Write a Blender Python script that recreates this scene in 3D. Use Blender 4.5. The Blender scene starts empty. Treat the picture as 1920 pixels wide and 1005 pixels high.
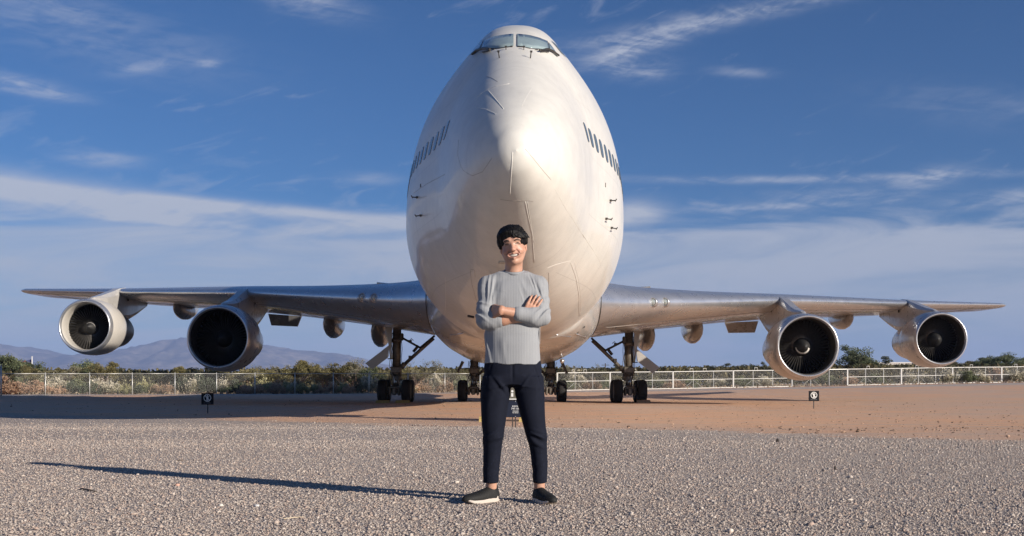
import bpy, math, random
import numpy as np
from mathutils import Vector, Matrix
R = math.radians
random.seed(7); rng = np.random.default_rng(7)
sc = bpy.context.scene
COL = sc.collection

# ------------------------------------------------------------------ camera
CAMH = 0.72; FPX = 2000.0; CX, CYH = 960.0, 726.0
cam_d = bpy.data.cameras.new('camera'); cam = bpy.data.objects.new('camera', cam_d); COL.objects.link(cam)
cam.location = (0, 0, CAMH); cam.rotation_euler = (R(90), 0, 0)
cam_d.sensor_width = 36; cam_d.lens = 36 * FPX / 1920
cam_d.shift_y = (CYH - 502.5) / 1920
cam_d.clip_start = 0.1; cam_d.clip_end = 60000
sc.camera = cam
sc.view_settings.view_transform = 'Standard'; sc.view_settings.look = 'None'
sc.view_settings.gamma = 1; sc.view_settings.use_curve_mapping = False
sc.view_settings.exposure = 0.6

# ------------------------------------------------------------------ sun, sky, clouds
SUN_EL = R(16.7)
SUN_DIR = Vector((0.795 * math.cos(SUN_EL), -0.607 * math.cos(SUN_EL), math.sin(SUN_EL)))
SUN_AZ = math.atan2(SUN_DIR.x, SUN_DIR.y)
sl = bpy.data.lights.new('sun', 'SUN'); sl.energy = 5.0; sl.angle = R(0.5); sl.color = (1.0, 0.90, 0.785)
so = bpy.data.objects.new('sun', sl); COL.objects.link(so)
so.rotation_euler = SUN_DIR.to_track_quat('Z', 'Y').to_euler(); so.location = (60, -60, 60)

world = bpy.data.worlds.new('World'); sc.world = world; world.use_nodes = True
wt = world.node_tree; wt.nodes.clear()
class NT:
    def __init__(s, t): s.t = t
    def n(s, typ, **kw):
        nd = s.t.nodes.new(typ)
        for k, v in kw.items(): setattr(nd, k, v)
        return nd
    def l(s, a, b): s.t.links.new(a, b)
    def setin(s, nd, i, v):
        if isinstance(v, (int, float, tuple, list)): nd.inputs[i].default_value = v
        else: s.l(v, nd.inputs[i])
    def m(s, op, a, b=None, c=None, clamp=False):
        nd = s.n('ShaderNodeMath', operation=op); nd.use_clamp = clamp
        for i, v in enumerate((a, b, c)):
            if v is not None: s.setin(nd, i, v)
        return nd.outputs[0]
    def comb(s, x, y, z=0.0):
        nd = s.n('ShaderNodeCombineXYZ')
        for i, v in enumerate((x, y, z)): s.setin(nd, i, v)
        return nd.outputs[0]
    def noise(s, vec, scale, detail=5, rough=.55, dist=0.0):
        nd = s.n('ShaderNodeTexNoise'); nd.inputs['Scale'].default_value = scale
        nd.inputs['Detail'].default_value = detail; nd.inputs['Roughness'].default_value = rough
        nd.inputs['Distortion'].default_value = dist
        if vec is not None: s.l(vec, nd.inputs['Vector'])
        return nd.outputs['Fac']
    def ramp(s, f, a, b, va=0.0, vb=1.0, smooth=True):
        nd = s.n('ShaderNodeMapRange'); nd.interpolation_type = 'SMOOTHSTEP' if smooth else 'LINEAR'
        s.setin(nd, 0, f); s.setin(nd, 1, a); s.setin(nd, 2, b); s.setin(nd, 3, va); s.setin(nd, 4, vb)
        return nd.outputs[0]
    def mix(s, f, a, b, mode='MIX'):
        nd = s.n('ShaderNodeMix'); nd.data_type = 'RGBA'; nd.blend_type = mode
        s.setin(nd, 0, f)
        for i, v in ((6, a), (7, b)):
            if isinstance(v, (tuple, list)): nd.inputs[i].default_value = tuple(v) + ((1.0,) if len(v) == 3 else ())
            else: s.l(v, nd.inputs[i])
        return nd.outputs[2]
w = NT(wt)
sky = w.n('ShaderNodeTexSky'); sky.sky_type = 'NISHITA'; sky.sun_disc = False
sky.sun_elevation = SUN_EL; sky.sun_rotation = SUN_AZ; sky.altitude = 800; sky.air_density = 1.0; sky.dust_density = 0.6; sky.ozone_density = 1.6
tc = w.n('ShaderNodeTexCoord'); sep = w.n('ShaderNodeSeparateXYZ'); w.l(tc.outputs['Generated'], sep.inputs[0])
az = w.m('ARCTAN2', sep.outputs[0], sep.outputs[1]); el = w.m('ARCSINE', sep.outputs[2])
def wispy(scale, kx, kz, dist, rot=0.0, off=0.0):
    a2 = w.m('ADD', w.m('MULTIPLY', az, math.cos(rot)), w.m('MULTIPLY', el, math.sin(rot)))
    e2 = w.m('ADD', w.m('MULTIPLY', el, math.cos(rot)), w.m('MULTIPLY', az, -math.sin(rot)))
    return w.noise(w.comb(w.m('MULTIPLY', a2, kx), w.m('MULTIPLY', e2, kz), off), scale, 9, .58, dist)
def AE(px, py):
    x, z = (px - CX) / FPX, (CYH - py) / FPX
    return math.atan2(x, 1.0), math.atan2(z, math.hypot(x, 1.0))
def blob(px, py, wx, wy, slope=0.0, off=0.0, amp=1.0):
    """soft elongated patch of cirrus lying in a given direction of the sky"""
    a0, e0 = AE(px, py); da = wx / FPX; de = wy / FPX
    a_ = w.m('SUBTRACT', az, a0)
    e_ = w.m('SUBTRACT', w.m('SUBTRACT', el, e0), w.m('MULTIPLY', a_, slope))
    q = w.m('ADD', w.m('POWER', w.m('ABSOLUTE', w.m('DIVIDE', a_, da)), 2.0), w.m('POWER', w.m('ABSOLUTE', w.m('DIVIDE', e_, de)), 2.0))
    return w.m('MULTIPLY', w.m('EXPONENT', w.m('MULTIPLY', q, -1.0)), amp)
wn1 = wispy(1.0, 5.0, 26.0, 0.9, 0.05, 3.1)
wn2 = wispy(1.0, 11.0, 60.0, 1.4, -0.10, 9.7)
wn3 = wispy(1.0, 2.2, 9.0, 0.4, 0.0, 5.2)
wn4 = wispy(1.0, 14.0, 50.0, 1.2, 0.35, 1.7)
streaks = [blob(120, 370, 330, 26, -0.09, amp=1.25), blob(480, 392, 260, 11, -0.05, amp=1.0), blob(260, 412, 130, 10, -0.02, amp=.8),
           blob(40, 160, 80, 14, -0.12, amp=.7), blob(130, 40, 230, 50, -0.15, amp=.30), blob(390, 120, 22, 6, 0.05, amp=.5),
           blob(270, 126, 45, 9, 0.25, amp=.32), blob(190, 297, 60, 14, 0, amp=.45), blob(590, 10, 80, 20, -0.1, amp=.5), blob(700, 335, 50, 10, 0, amp=.35),
           blob(1350, 34, 260, 15, 0.12, amp=.66), blob(1170, 97, 110, 15, 0.22, amp=.75), blob(1200, 130, 60, 18, 0, amp=.6), blob(1390, 135, 50, 8, -0.1, amp=.38),
           blob(1560, 335, 330, 6.5, -0.035, amp=.62), blob(1740, 335, 60, 16, 0.1, amp=.6), blob(1590, 372, 120, 14, -0.05, amp=.55),
           blob(1900, 372, 110, 14, 0.05, amp=.8), blob(1430, 390, 130, 8, 0.0, amp=.7), blob(1190, 405, 55, 24, 0, amp=1.1), blob(1420, 410, 150, 9, 0, amp=.5),
           blob(700, 425, 230, 17, 0.10, amp=.9), blob(1850, 200, 160, 30, -0.2, amp=.18)]
solid_i = (0, 1, 2, 19, 21)
def total(L):
    r = L[0]
    for q in L[1:]: r = w.m('ADD', r, q)
    return r
tex = w.m('ADD', w.m('MULTIPLY', wn1, .50), w.m('ADD', w.m('MULTIPLY', wn2, .30), w.m('MULTIPLY', wn4, .25)))   # ~0.52
tex2 = w.m('ADD', w.m('MULTIPLY', wn2, .5), w.m('MULTIPLY', wispy(1.0, 30.0, 95.0, 1.6, .22, 4.4), .5))
c_solid = w.m('MULTIPLY', total([streaks[i] for i in solid_i]), w.ramp(tex, .34, .60, .45, 1.2))
c_wisp = w.m('MULTIPLY', total([q for i, q in enumerate(streaks) if i not in solid_i]), w.m('MULTIPLY', w.ramp(tex, .38, .66, .10, 1.0), w.ramp(tex2, .36, .60, .35, 1.25)))
cl_s = w.m('ADD', c_solid, c_wisp, clamp=True)
# low bank of stratus towards the horizon, all the way round
bank_e = w.m('SUBTRACT', el, w.m('ADD', w.m('MULTIPLY', w.m('SUBTRACT', wn3, .5), .085), w.m('MULTIPLY', w.m('SUBTRACT', wn1, .5), .075)))
bank = w.ramp(bank_e, .158, .132, 0.0, 1.0)
bank = w.m('MULTIPLY', bank, w.ramp(el, .02, .115, .85, .95))
bank = w.m('MULTIPLY', bank, w.ramp(wn1, .30, .62, .60, 1.0))
thin = w.m('MULTIPLY', w.ramp(w.m('ADD', wn4, w.m('MULTIPLY', wn3, .6)), .88, 1.10, 0.0, .22), w.ramp(el, .0, .12))
cl = w.m('MAXIMUM', cl_s, w.m('MAXIMUM', bank, thin), clamp=True)
cl = w.m('MULTIPLY', cl, w.ramp(el, -.02, .02))
cloudcol = w.mix(w.ramp(el, .05, .30), (6.1, 6.45, 7.3), (7.4, 7.8, 8.9))
hsv = w.n('ShaderNodeHueSaturation'); hsv.inputs['Saturation'].default_value = 1.0; w.l(sky.outputs[0], hsv.inputs['Color'])
skyc = w.mix(1.0, hsv.outputs[0], (.31, .64, 1.07), 'MULTIPLY')
mixc = w.mix(w.m('MULTIPLY', cl, .88), skyc, cloudcol)
bg = w.n('ShaderNodeBackground'); bg.inputs['Strength'].default_value = 0.05; w.l(mixc, bg.inputs['Color'])
wo = w.n('ShaderNodeOutputWorld'); w.l(bg.outputs[0], wo.inputs[0])
world.cycles.sampling_method = 'MANUAL'; world.cycles.sample_map_resolution = 1024
sc.cycles.max_bounces = 6; sc.cycles.volume_bounces = 0; sc.cycles.transparent_max_bounces = 12

HAZE_D = 1.0e-4
# ------------------------------------------------------------------ materials
def mat(name, base, rough=.6, metal=0.0, spec=.5, coat=0.0, coatr=.05, var=0.0, vscale=3.0, bump=0.0, bscale=40.0, bdist=.01, attr=None, rvar=0.0, stretch=None, alt=None):
    m = bpy.data.materials.new(name); m.use_nodes = True; t = NT(m.node_tree)
    b = m.node_tree.nodes['Principled BSDF']
    b.inputs['Roughness'].default_value = rough; b.inputs['Metallic'].default_value = metal
    b.inputs['Specular IOR Level'].default_value = spec
    b.inputs['Coat Weight'].default_value = coat; b.inputs['Coat Roughness'].default_value = coatr
    co = t.n('ShaderNodeTexCoord').outputs['Object']
    if stretch:
        mp = t.n('ShaderNodeMapping'); mp.inputs['Scale'].default_value = stretch; t.l(co, mp.inputs[0]); co = mp.outputs[0]
    src = tuple(base) + (1,)
    if attr:
        a = t.n('ShaderNodeAttribute'); a.attribute_name = attr; srcn = a.outputs['Color']
    else:
        rgb = t.n('ShaderNodeRGB'); rgb.outputs[0].default_value = src; srcn = rgb.outputs[0]
    if alt is not None or var:
        nz = t.noise(co, vscale, 6, .6)
        if alt is not None: srcn = t.mix(t.ramp(nz, .4, .65), srcn, alt)
        if var:
            nz2 = t.noise(co, vscale * 2.7, 5, .6)
            srcn = t.mix(1.0, srcn, (1, 1, 1), 'MULTIPLY') if False else srcn
            f = t.ramp(nz2, .25, .75, 1 - var, 1 + var)
            vm = t.n('ShaderNodeVectorMath', operation='SCALE'); t.l(srcn, vm.inputs[0]); t.l(f, vm.inputs[3]); srcn = vm.outputs[0]
    t.l(srcn, b.inputs['Base Color'])
    if rvar:
        nr = t.noise(co, vscale * 1.3, 6, .65); t.l(t.ramp(nr, .3, .7, rough - rvar, rough + rvar), b.inputs['Roughness'])
    if bump:
        bn = t.n('ShaderNodeBump'); bn.inputs['Strength'].default_value = bump; bn.inputs['Distance'].default_value = bdist
        t.l(t.noise(co, bscale, 2 if bscale < 5 else 6, .5), bn.inputs['Height']); t.l(bn.outputs[0], b.inputs['Normal'])
    return m

# ------------------------------------------------------------------ mesh helpers
def tag(o, label=None, cat=None, group=None, kind=None):
    if label: o['label'] = label
    if cat: o['category'] = cat
    if group: o['group'] = group
    if kind: o['kind'] = kind
    return o
def mesh_from(name, V, F, m=None, smooth=False, mi=None):
    me = bpy.data.meshes.new(name)
    V = np.asarray(V, dtype=np.float32)
    if isinstance(F, np.ndarray):
        nf, k = F.shape
        me.vertices.add(len(V)); me.vertices.foreach_set('co', V.ravel())
        me.loops.add(nf * k); me.loops.foreach_set('vertex_index', F.astype(np.int32).ravel())
        me.polygons.add(nf); me.polygons.foreach_set('loop_start', np.arange(0, nf * k, k, dtype=np.int32))
        me.update(calc_edges=True)
    else:
        me.from_pydata([tuple(map(float, v)) for v in V], [], F); me.update()
    if m is not None:
        for x in (m if isinstance(m, (list, tuple)) else [m]): me.materials.append(x)
    if mi is not None: me.polygons.foreach_set('material_index', np.asarray(mi, dtype=np.int32))
    if smooth: me.polygons.foreach_set('use_smooth', np.ones(len(me.polygons), dtype=bool))
    me.update()
    return me
def link(name, me, parent=None, loc=None):
    o = bpy.data.objects.new(name, me); COL.objects.link(o)
    if parent is not None: o.parent = parent
    if loc is not None: o.location = loc
    return o
def empty(name, loc=(0, 0, 0), rot=(0, 0, 0)):
    o = bpy.data.objects.new(name, None); COL.objects.link(o); o.location = loc; o.rotation_euler = rot; o.empty_display_size = .2
    return o
class MB:
    """collects shapes; build() links them as one mesh object"""
    def __init__(s): s.V = []; s.F = []; s.S = []; s.MI = []; s.n = 0
    def add(s, V, F, smooth=False, mi=0):
        V = [tuple(v) for v in V]; s.V += V; s.F += [tuple(i + s.n for i in f) for f in F]; s.S += [smooth] * len(F); s.MI += [mi] * len(F); s.n += len(V)
        return s
    def box(s, c, d, rot=None, mi=0, bevel=0.0):
        hx, hy, hz = d[0] / 2, d[1] / 2, d[2] / 2
        if bevel > 0:
            b = min(bevel, hx * .9, hy * .9, hz * .9); V = []
            for sx in (-1, 1):
                for sy in (-1, 1):
                    for sz in (-1, 1):
                        V += [(sx * hx, sy * (hy - b), sz * (hz - b)), (sx * (hx - b), sy * hy, sz * (hz - b)), (sx * (hx - b), sy * (hy - b), sz * hz)]
            ix = lambda a, b_, c_, k: ((a * 2 + b_) * 2 + c_) * 3 + k
            F = [tuple(ix(a, p, q, 0) for p, q in ((0, 0), (1, 0), (1, 1), (0, 1))) for a in (0, 1)]
            F += [tuple(ix(p, a, q, 1) for p, q in ((0, 0), (1, 0), (1, 1), (0, 1))) for a in (0, 1)]
            F += [tuple(ix(p, q, a, 2) for p, q in ((0, 0), (1, 0), (1, 1), (0, 1))) for a in (0, 1)]
            for p in (0, 1):
                for q in (0, 1):
                    F.append((ix(p, q, 0, 0), ix(p, q, 1, 0), ix(p, q, 1, 1), ix(p, q, 0, 1)))
                    F.append((ix(p, 0, q, 0), ix(p, 1, q, 0), ix(p, 1, q, 2), ix(p, 0, q, 2)))
                    F.append((ix(0, p, q, 1), ix(1, p, q, 1), ix(1, p, q, 2), ix(0, p, q, 2)))
                    for r in (0, 1): F.append((ix(p, q, r, 0), ix(p, q, r, 1), ix(p, q, r, 2)))
        else:
            V = [(a * hx, b * hy, c_ * hz) for a in (-1, 1) for b in (-1, 1) for c_ in (-1, 1)]
            F = [(0, 1, 3, 2), (4, 6, 7, 5), (0, 4, 5, 1), (2, 3, 7, 6), (0, 2, 6, 4), (1, 5, 7, 3)]
        M = rot if rot is not None else Matrix.Identity(3)
        V = [tuple(M @ Vector(v) + Vector(c)) for v in V]
        return s.add(V, F, False, mi)
    def tube(s, pts, r, n=8, mi=0, cap=True):
        pts = [Vector(p) for p in pts]; rs = r if isinstance(r, (list, tuple)) else [r] * len(pts)
        V = []; up = None
        for i, p in enumerate(pts):
            d = (pts[min(i + 1, len(pts) - 1)] - pts[max(i - 1, 0)]).normalized()
            if up is None: up = Vector((0, 0, 1)) if abs(d.z) < .9 else Vector((1, 0, 0))
            a = d.cross(up).normalized(); b = a.cross(d).normalized(); up = b
            for k in range(n):
                t = 2 * math.pi * k / n; V.append(tuple(p + rs[i] * (math.cos(t) * a + math.sin(t) * b)))
        F = [(i * n + k, i * n + (k + 1) % n, (i + 1) * n + (k + 1) % n, (i + 1) * n + k) for i in range(len(pts) - 1) for k in range(n)]
        s.add(V, F, True, mi)
        if cap:
            s.F += [tuple(s.n - len(V) + k for k in range(n))[::-1], tuple(s.n - n + k for k in range(n))]; s.S += [False] * 2; s.MI += [mi] * 2
        return s
    def lathe(s, prof, c=(0, 0, 0), axis='y', n=32, mi=0, cap=False, mis=None):
        V = []; N = len(prof)
        for (a, r) in prof:
            for k in range(n):
                t = 2 * math.pi * k / n; u, v = r * math.cos(t), r * math.sin(t)
                V.append({'y': (c[0] + u, c[1] + a, c[2] + v), 'x': (c[0] + a, c[1] + u, c[2] + v), 'z': (c[0] + u, c[1] + v, c[2] + a)}[axis])
        base = s.n; s.V += V; s.n += len(V)
        for i in range(N - 1):
            for k in range(n):
                f = (i * n + k, (i + 1) * n + k, (i + 1) * n + (k + 1) % n, i * n + (k + 1) % n)
                s.F.append(tuple(base + j for j in f)); s.S.append(True); s.MI.append(mis[i] if mis else mi)
        return s
    def prism(s, poly, axis, lo, hi, mi=0):
        """polygon extruded along an axis: axis 'x': poly in (y,z); 'y': (x,z); 'z': (x,y)"""
        f = {'x': lambda p, a: (a, p[0], p[1]), 'y': lambda p, a: (p[0], a, p[1]), 'z': lambda p, a: (p[0], p[1], a)}[axis]
        n = len(poly); V = [f(p, lo) for p in poly] + [f(p, hi) for p in poly]
        F = [tuple(range(n)), tuple(range(n, 2 * n))[::-1]] + [(i, i + n, (i + 1) % n + n, (i + 1) % n) for i in range(n)]
        return s.add(V, F, False, mi)
    def build(s, name, m, parent=None, loc=None, fix=True):
        me = mesh_from(name, s.V, s.F, m); me.polygons.foreach_set('use_smooth', s.S); me.polygons.foreach_set('material_index', s.MI)
        if fix:
            import bmesh
            bm = bmesh.new(); bm.from_mesh(me); bmesh.ops.recalc_face_normals(bm, faces=bm.faces); bm.to_mesh(me); bm.free()
        me.update()
        return link(name, me, parent, loc)
def interp(x, pts):
    xs, ys = zip(*pts); return np.interp(x, xs, ys)
def pchip(pts):
    """monotone cubic through the points"""
    xs = np.array([p[0] for p in pts], float); ys = np.array([p[1] for p in pts], float)
    h = np.diff(xs); d = np.diff(ys) / h; m = np.zeros_like(xs); m[0] = d[0]; m[-1] = d[-1]
    for i in range(1, len(xs) - 1):
        if d[i - 1] * d[i] > 0:
            w1, w2 = 2 * h[i] + h[i - 1], h[i] + 2 * h[i - 1]; m[i] = (w1 + w2) / (w1 / d[i - 1] + w2 / d[i])
    def f(x):
        x = np.clip(np.asarray(x, float), xs[0], xs[-1]); i = np.clip(np.searchsorted(xs, x) - 1, 0, len(h) - 1)
        t = (x - xs[i]) / h[i]; t2, t3 = t * t, t ** 3
        return ys[i] * (2 * t3 - 3 * t2 + 1) + h[i] * m[i] * (t3 - 2 * t2 + t) + ys[i + 1] * (-2 * t3 + 3 * t2) + h[i] * m[i + 1] * (t3 - t2)
    return f
# numpy value noise
_perm = rng.permutation(4096).astype(np.int64); _val = rng.random(4096)
def vnoise(x, y, z=0.0):
    x, y, z = np.broadcast_arrays(np.asarray(x, float), np.asarray(y, float), np.asarray(z, float))
    xi, yi, zi = np.floor(x).astype(np.int64), np.floor(y).astype(np.int64), np.floor(z).astype(np.int64)
    fx, fy, fz = x - xi, y - yi, z - zi
    fx, fy, fz = [f * f * (3 - 2 * f) for f in (fx, fy, fz)]
    def h(a, b, c): return _val[_perm[(_perm[(_perm[a & 4095] + b) & 4095] + c) & 4095]]
    r = 0
    for dx in (0, 1):
        for dy in (0, 1):
            for dz in (0, 1):
                r = r + h(xi + dx, yi + dy, zi + dz) * np.abs(1 - dx - fx) * np.abs(1 - dy - fy) * np.abs(1 - dz - fz)
    return r
def fbm(x, y, z=0.0, o=4, g=.5):
    r = 0; a = 1; t = 0
    for i in range(o):
        r = r + a * vnoise(x * 2 ** i + 17.3 * i, y * 2 ** i + 5.1 * i, np.asarray(z) * 2 ** i); t += a; a *= g
    return r / t
def sstep(a, b, x):
    t = np.clip((np.asarray(x, float) - a) / (b - a), 0, 1); return t * t * (3 - 2 * t)

# ------------------------------------------------------------------ ground
def gz(x, y):
    x = np.asarray(x, float); y = np.asarray(y, float)
    z = -0.10 * sstep(17, 23, y) * (1 - sstep(31, 46, y))
    z = z + 0.36 * sstep(54, 90, y) + 0.10 * sstep(90, 130, y)
    z = z + np.clip(x / 47.0, -.3, 1.6) * .78 * sstep(62, 100, y)
    z = z + (fbm(x * .35, y * .35, 0, 3) - .5) * .045 * sstep(24, 34, y) * (1 - sstep(900, 1500, y))
    return z
def gz1(x, y): return float(gz(x, y))
def bound(x):   # edge between gravel apron (nearer) and bare dirt (farther)
    return np.where(x < 0, 21.6 - .74 * x, 21.0 - 1.18 * x + .018 * x * x)
g = np.unique(np.concatenate([np.linspace(-60, 60, 241), np.sinh(np.linspace(-5.2, 5.2, 90)) * 100]))
gx = g[np.abs(g) < 9000]; gx = np.concatenate([[-9000], gx, [9000]])
gy = np.unique(np.concatenate([[-900, -500, -200, -80], np.linspace(-30, 110, 281), 110 + np.sinh(np.linspace(0, 5.2, 60)) * 120])); gy = np.concatenate([gy[gy < 10990], [11000]])
XX, YY = np.meshgrid(gx, gy); ZZ = gz(XX, YY)
nx, ny = len(gx), len(gy)
I = (np.arange(ny - 1)[:, None] * nx + np.arange(nx - 1)[None, :]).ravel()
Fg = np.stack([I, I + 1, I + nx + 1, I + nx], 1)
mg = bpy.data.materials.new('ground_soil'); mg.use_nodes = True; t = NT(mg.node_tree); B = mg.node_tree.nodes['Principled BSDF']
co = t.n('ShaderNodeTexCoord').outputs['Object']; sp = t.n('ShaderNodeSeparateXYZ'); t.l(co, sp.inputs[0]); gxn, gyn = sp.outputs[0], sp.outputs[1]
bd = t.m('SUBTRACT', 21.3, t.m('MULTIPLY', gxn, .74))
bd2 = t.m('SUBTRACT', 21.3, t.m('MULTIPLY', gxn, 1.16))
bdl = t.m('MINIMUM', bd, bd2)
edge = t.m('ADD', t.m('SUBTRACT', gyn, bdl), t.m('MULTIPLY', t.m('SUBTRACT', t.noise(co, .6, 8, .7), .5), 6.5))
isdirt = t.ramp(edge, -.7, .9)
n_big = t.noise(co, .22, 5, .6); n_med = t.noise(co, 1.7, 6, .65); n_fine = t.noise(co, 26, 5, .75); n_vf = t.noise(co, 90, 4, .7)
vor = t.n('ShaderNodeTexVoronoi'); vor.inputs['Scale'].default_value = 42; t.l(co, vor.inputs['Vector'])
vor2 = t.n('ShaderNodeTexVoronoi'); vor2.inputs['Scale'].default_value = 17; t.l(co, vor2.inputs['Vector'])
# gravel colours: greys, buff, pinkish stones
crs = t.n('ShaderNodeValToRGB'); crs.color_ramp.interpolation = 'CONSTANT'
els = [(0, (.30, .25, .215)), (.16, (.46, .40, .345)), (.32, (.20, .165, .145)), (.45, (.38, .315, .27)), (.58, (.55, .49, .43)), (.68, (.33, .235, .19)), (.8, (.26, .235, .22)), (.9, (.62, .57, .52))]
while len(crs.color_ramp.elements) < len(els): crs.color_ramp.elements.new(.5)
for e, (p, c) in zip(crs.color_ramp.elements, els): e.position = p; e.color = tuple(min(.40 * m_ + (v * 1.28 - .40 * m_) * .62, .7) for v, m_ in zip(c, (1.10, .96, .85))) + (1,)
sv = t.n('ShaderNodeSeparateColor'); t.l(vor.outputs['Color'], sv.inputs[0]); t.l(sv.outputs[0], crs.inputs[0])
grav = t.mix(t.ramp(n_med, .3, .7, .0, .35), crs.outputs[0], (.50, .42, .355))
grav = t.mix(t.ramp(n_fine, .44, .62), grav, t.mix(1.0, grav, (.72, .69, .67), 'MULTIPLY'))
grav = t.mix(t.ramp(n_big, .35, .7, 0, .4), grav, t.mix(1.0, grav, (.80, .77, .76), 'MULTIPLY'))
dirt = t.mix(t.ramp(n_med, .3, .72), (.72, .40, .235), (.66, .42, .27))
mpd = t.n('ShaderNodeMapping'); mpd.inputs['Scale'].default_value = (.16, .9, 1); t.l(co, mpd.inputs[0])
n_str = t.noise(mpd.outputs[0], 1.6, 8, .68, .4)
dirt = t.mix(t.ramp(n_str, .44, .62, 0, .75), dirt, (.52, .385, .295))
dirt = t.mix(t.ramp(n_str, .30, .42, .55, 0), dirt, (.45, .28, .20))
dirt = t.mix(t.ramp(n_fine, .52, .70, 0, .55), dirt, (.40, .28, .21))
dirt = t.mix(t.ramp(t.noise(co, .07, 4, .6), .42, .62, 0, .55), dirt, (.56, .42, .33))
n_cl = t.noise(co, 7.0, 7, .72); dirt = t.mix(t.ramp(n_cl, .60, .70, 0, .55), dirt, (.26, .18, .135))
# service road of grey gravel beyond the fence
rd = t.m('SUBTRACT', gyn, t.m('ADD', 80.5, t.m('MULTIPLY', gxn, .22)))
road = t.m('MULTIPLY', t.ramp(rd, -1.2, .2), t.ramp(rd, 4.8, 6.5, 1, 0))
c1 = t.mix(isdirt, grav, dirt)
c1 = t.mix(t.m('MULTIPLY', road, .85), c1, (.44, .40, .365))
t.l(c1, B.inputs['Base Color']); B.inputs['Roughness'].default_value = .92; B.inputs['Specular IOR Level'].default_value = .2
bh = t.m('ADD', t.m('MULTIPLY', t.ramp(vor.outputs['Distance'], 0, .7, 1, 0), .5), t.m('ADD', t.m('MULTIPLY', n_fine, .6), t.m('MULTIPLY', n_cl, .6)))
bmp = t.n('ShaderNodeBump'); bmp.inputs['Strength'].default_value = .9; bmp.inputs['Distance'].default_value = .022; t.l(bh, bmp.inputs['Height'])
t.l(bmp.outputs[0], B.inputs['Normal'])
ground = link('ground', mesh_from('ground', np.stack([XX.ravel(), YY.ravel(), ZZ.ravel()], 1), Fg, mg, True)); tag(ground, kind='structure')

# ------------------------------------------------------------------ mountains
mm = mat('mountain_rock', (.085, .075, .062), .95, var=.35, vscale=.006, alt=(.17, .145, .12))
RDG = [(-2600, 665), (-1500, 640), (-700, 655), (-300, 628), (-120, 640), (0, 645), (40, 651), (85, 664), (135, 667), (175, 663), (215, 664), (250, 652), (290, 646), (350, 637), (420, 641), (490, 648),
       (525, 654), (560, 659), (620, 666), (665, 669), (720, 677), (800, 686), (880, 693), (1000, 699), (1150, 706), (1400, 703), (1690, 693), (1740, 692), (1900, 700), (2200, 690), (2600, 705)]
mu = np.linspace(-2400, 2400, 560); mv = np.linspace(0, 1, 90)
MU, MV = np.meshgrid(mu, mv)
Ym = 7300 + MV * 3000; Xm = (MU) / FPX * 8800 * (1 + 0 * MV)
Hr = (CYH - np.interp(MU + CX, [p[0] for p in RDG], [p[1] for p in RDG])) / FPX * 8800
prof = np.where(MV < .5, sstep(0, .5, MV) ** .85, 1 - .25 * sstep(.5, 1, MV))
rid = 1 - np.abs(fbm(Xm / 900, Ym / 1400, 0, 6, .55) * 2 - 1)
rid2 = 1 - np.abs(fbm(Xm / 260 + 9, Ym / 420, 3, 5, .6) * 2 - 1)
Zm = Hr * prof * (.42 + .36 * rid + .32 * rid2) - 2
Zm = np.maximum(Zm, -3.0)
n1, n2 = len(mu), len(mv); I = (np.arange(n2 - 1)[:, None] * n1 + np.arange(n1 - 1)[None, :]).ravel()
mt = link('mountains', mesh_from('mountains', np.stack([Xm.ravel(), Ym.ravel(), Zm.ravel()], 1), np.stack([I, I + 1, I + n1 + 1, I + n1], 1), mm, True)); tag(mt, kind='structure')
# ------------------------------------------------------------------ airliner
ROLL = R(0.85); NY = 21.5
M_white = mat('white_paint', (.64, .625, .575), .50, coat=.35, coatr=.06, var=.05, vscale=1.1, bump=.02, bscale=1.6, bdist=.02, rvar=.03)
def age_paint(m):
    t = NT(m.node_tree); b = m.node_tree.nodes['Principled BSDF']; src = b.inputs['Base Color'].links[0].from_socket; co = t.n('ShaderNodeTexCoord').outputs['Object']; sp = t.n('ShaderNodeSeparateXYZ'); t.l(co, sp.inputs[0])
    mp = t.n('ShaderNodeMapping'); mp.inputs['Scale'].default_value = (3.2, 3.2, .35); t.l(co, mp.inputs[0]); st = t.ramp(t.noise(mp.outputs[0], 2.2, 6, .65), .5, .78, 1.0, .93)
    jt = t.m('FRACT', t.m('DIVIDE', t.m('ADD', sp.outputs[1], .9), 2.03)); j1 = t.ramp(t.m('ABSOLUTE', t.m('SUBTRACT', jt, .5)), .0022, .0040, .72, 1.0)
    jz = t.m('FRACT', t.m('DIVIDE', sp.outputs[2], 1.27)); j2 = t.ramp(t.m('ABSOLUTE', t.m('SUBTRACT', jz, .5)), .0030, .0055, .80, 1.0); j2 = t.m('MAXIMUM', j2, t.ramp(sp.outputs[1], 1.2, 1.3, 1, 0))
    j1 = t.m('MAXIMUM', j1, t.ramp(sp.outputs[1], -.5, -.4, 1, 0)); f = t.m('MULTIPLY', t.m('MULTIPLY', st, j1), j2); vm = t.n('ShaderNodeVectorMath', operation='SCALE'); t.l(src, vm.inputs[0]); t.l(f, vm.inputs[3]); t.l(vm.outputs[0], b.inputs['Base Color'])
age_paint(M_white)
M_grey = mat('grey_paint', (.27, .258, .245), .26, coat=.5, coatr=.08, var=.10, vscale=.7, bump=.02, bscale=1.2, bdist=.02, rvar=.06, metal=.25)
M_fair = mat('fairing_paint', (.42, .405, .38), .26, coat=.5, coatr=.08, var=.08, vscale=.9, bump=.08, bscale=1.4, bdist=.02)
M_alu = mat('polished_aluminium', (.60, .61, .63), .30, metal=.8, var=.05, vscale=1.5, bump=.0, bscale=2.2, bdist=.01, rvar=.04)
M_alu_d = mat('dull_aluminium', (.50, .50, .51), .33, metal=.75, var=.12, vscale=1.2, bump=.1, bscale=1.6, bdist=.02, rvar=.06)
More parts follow.
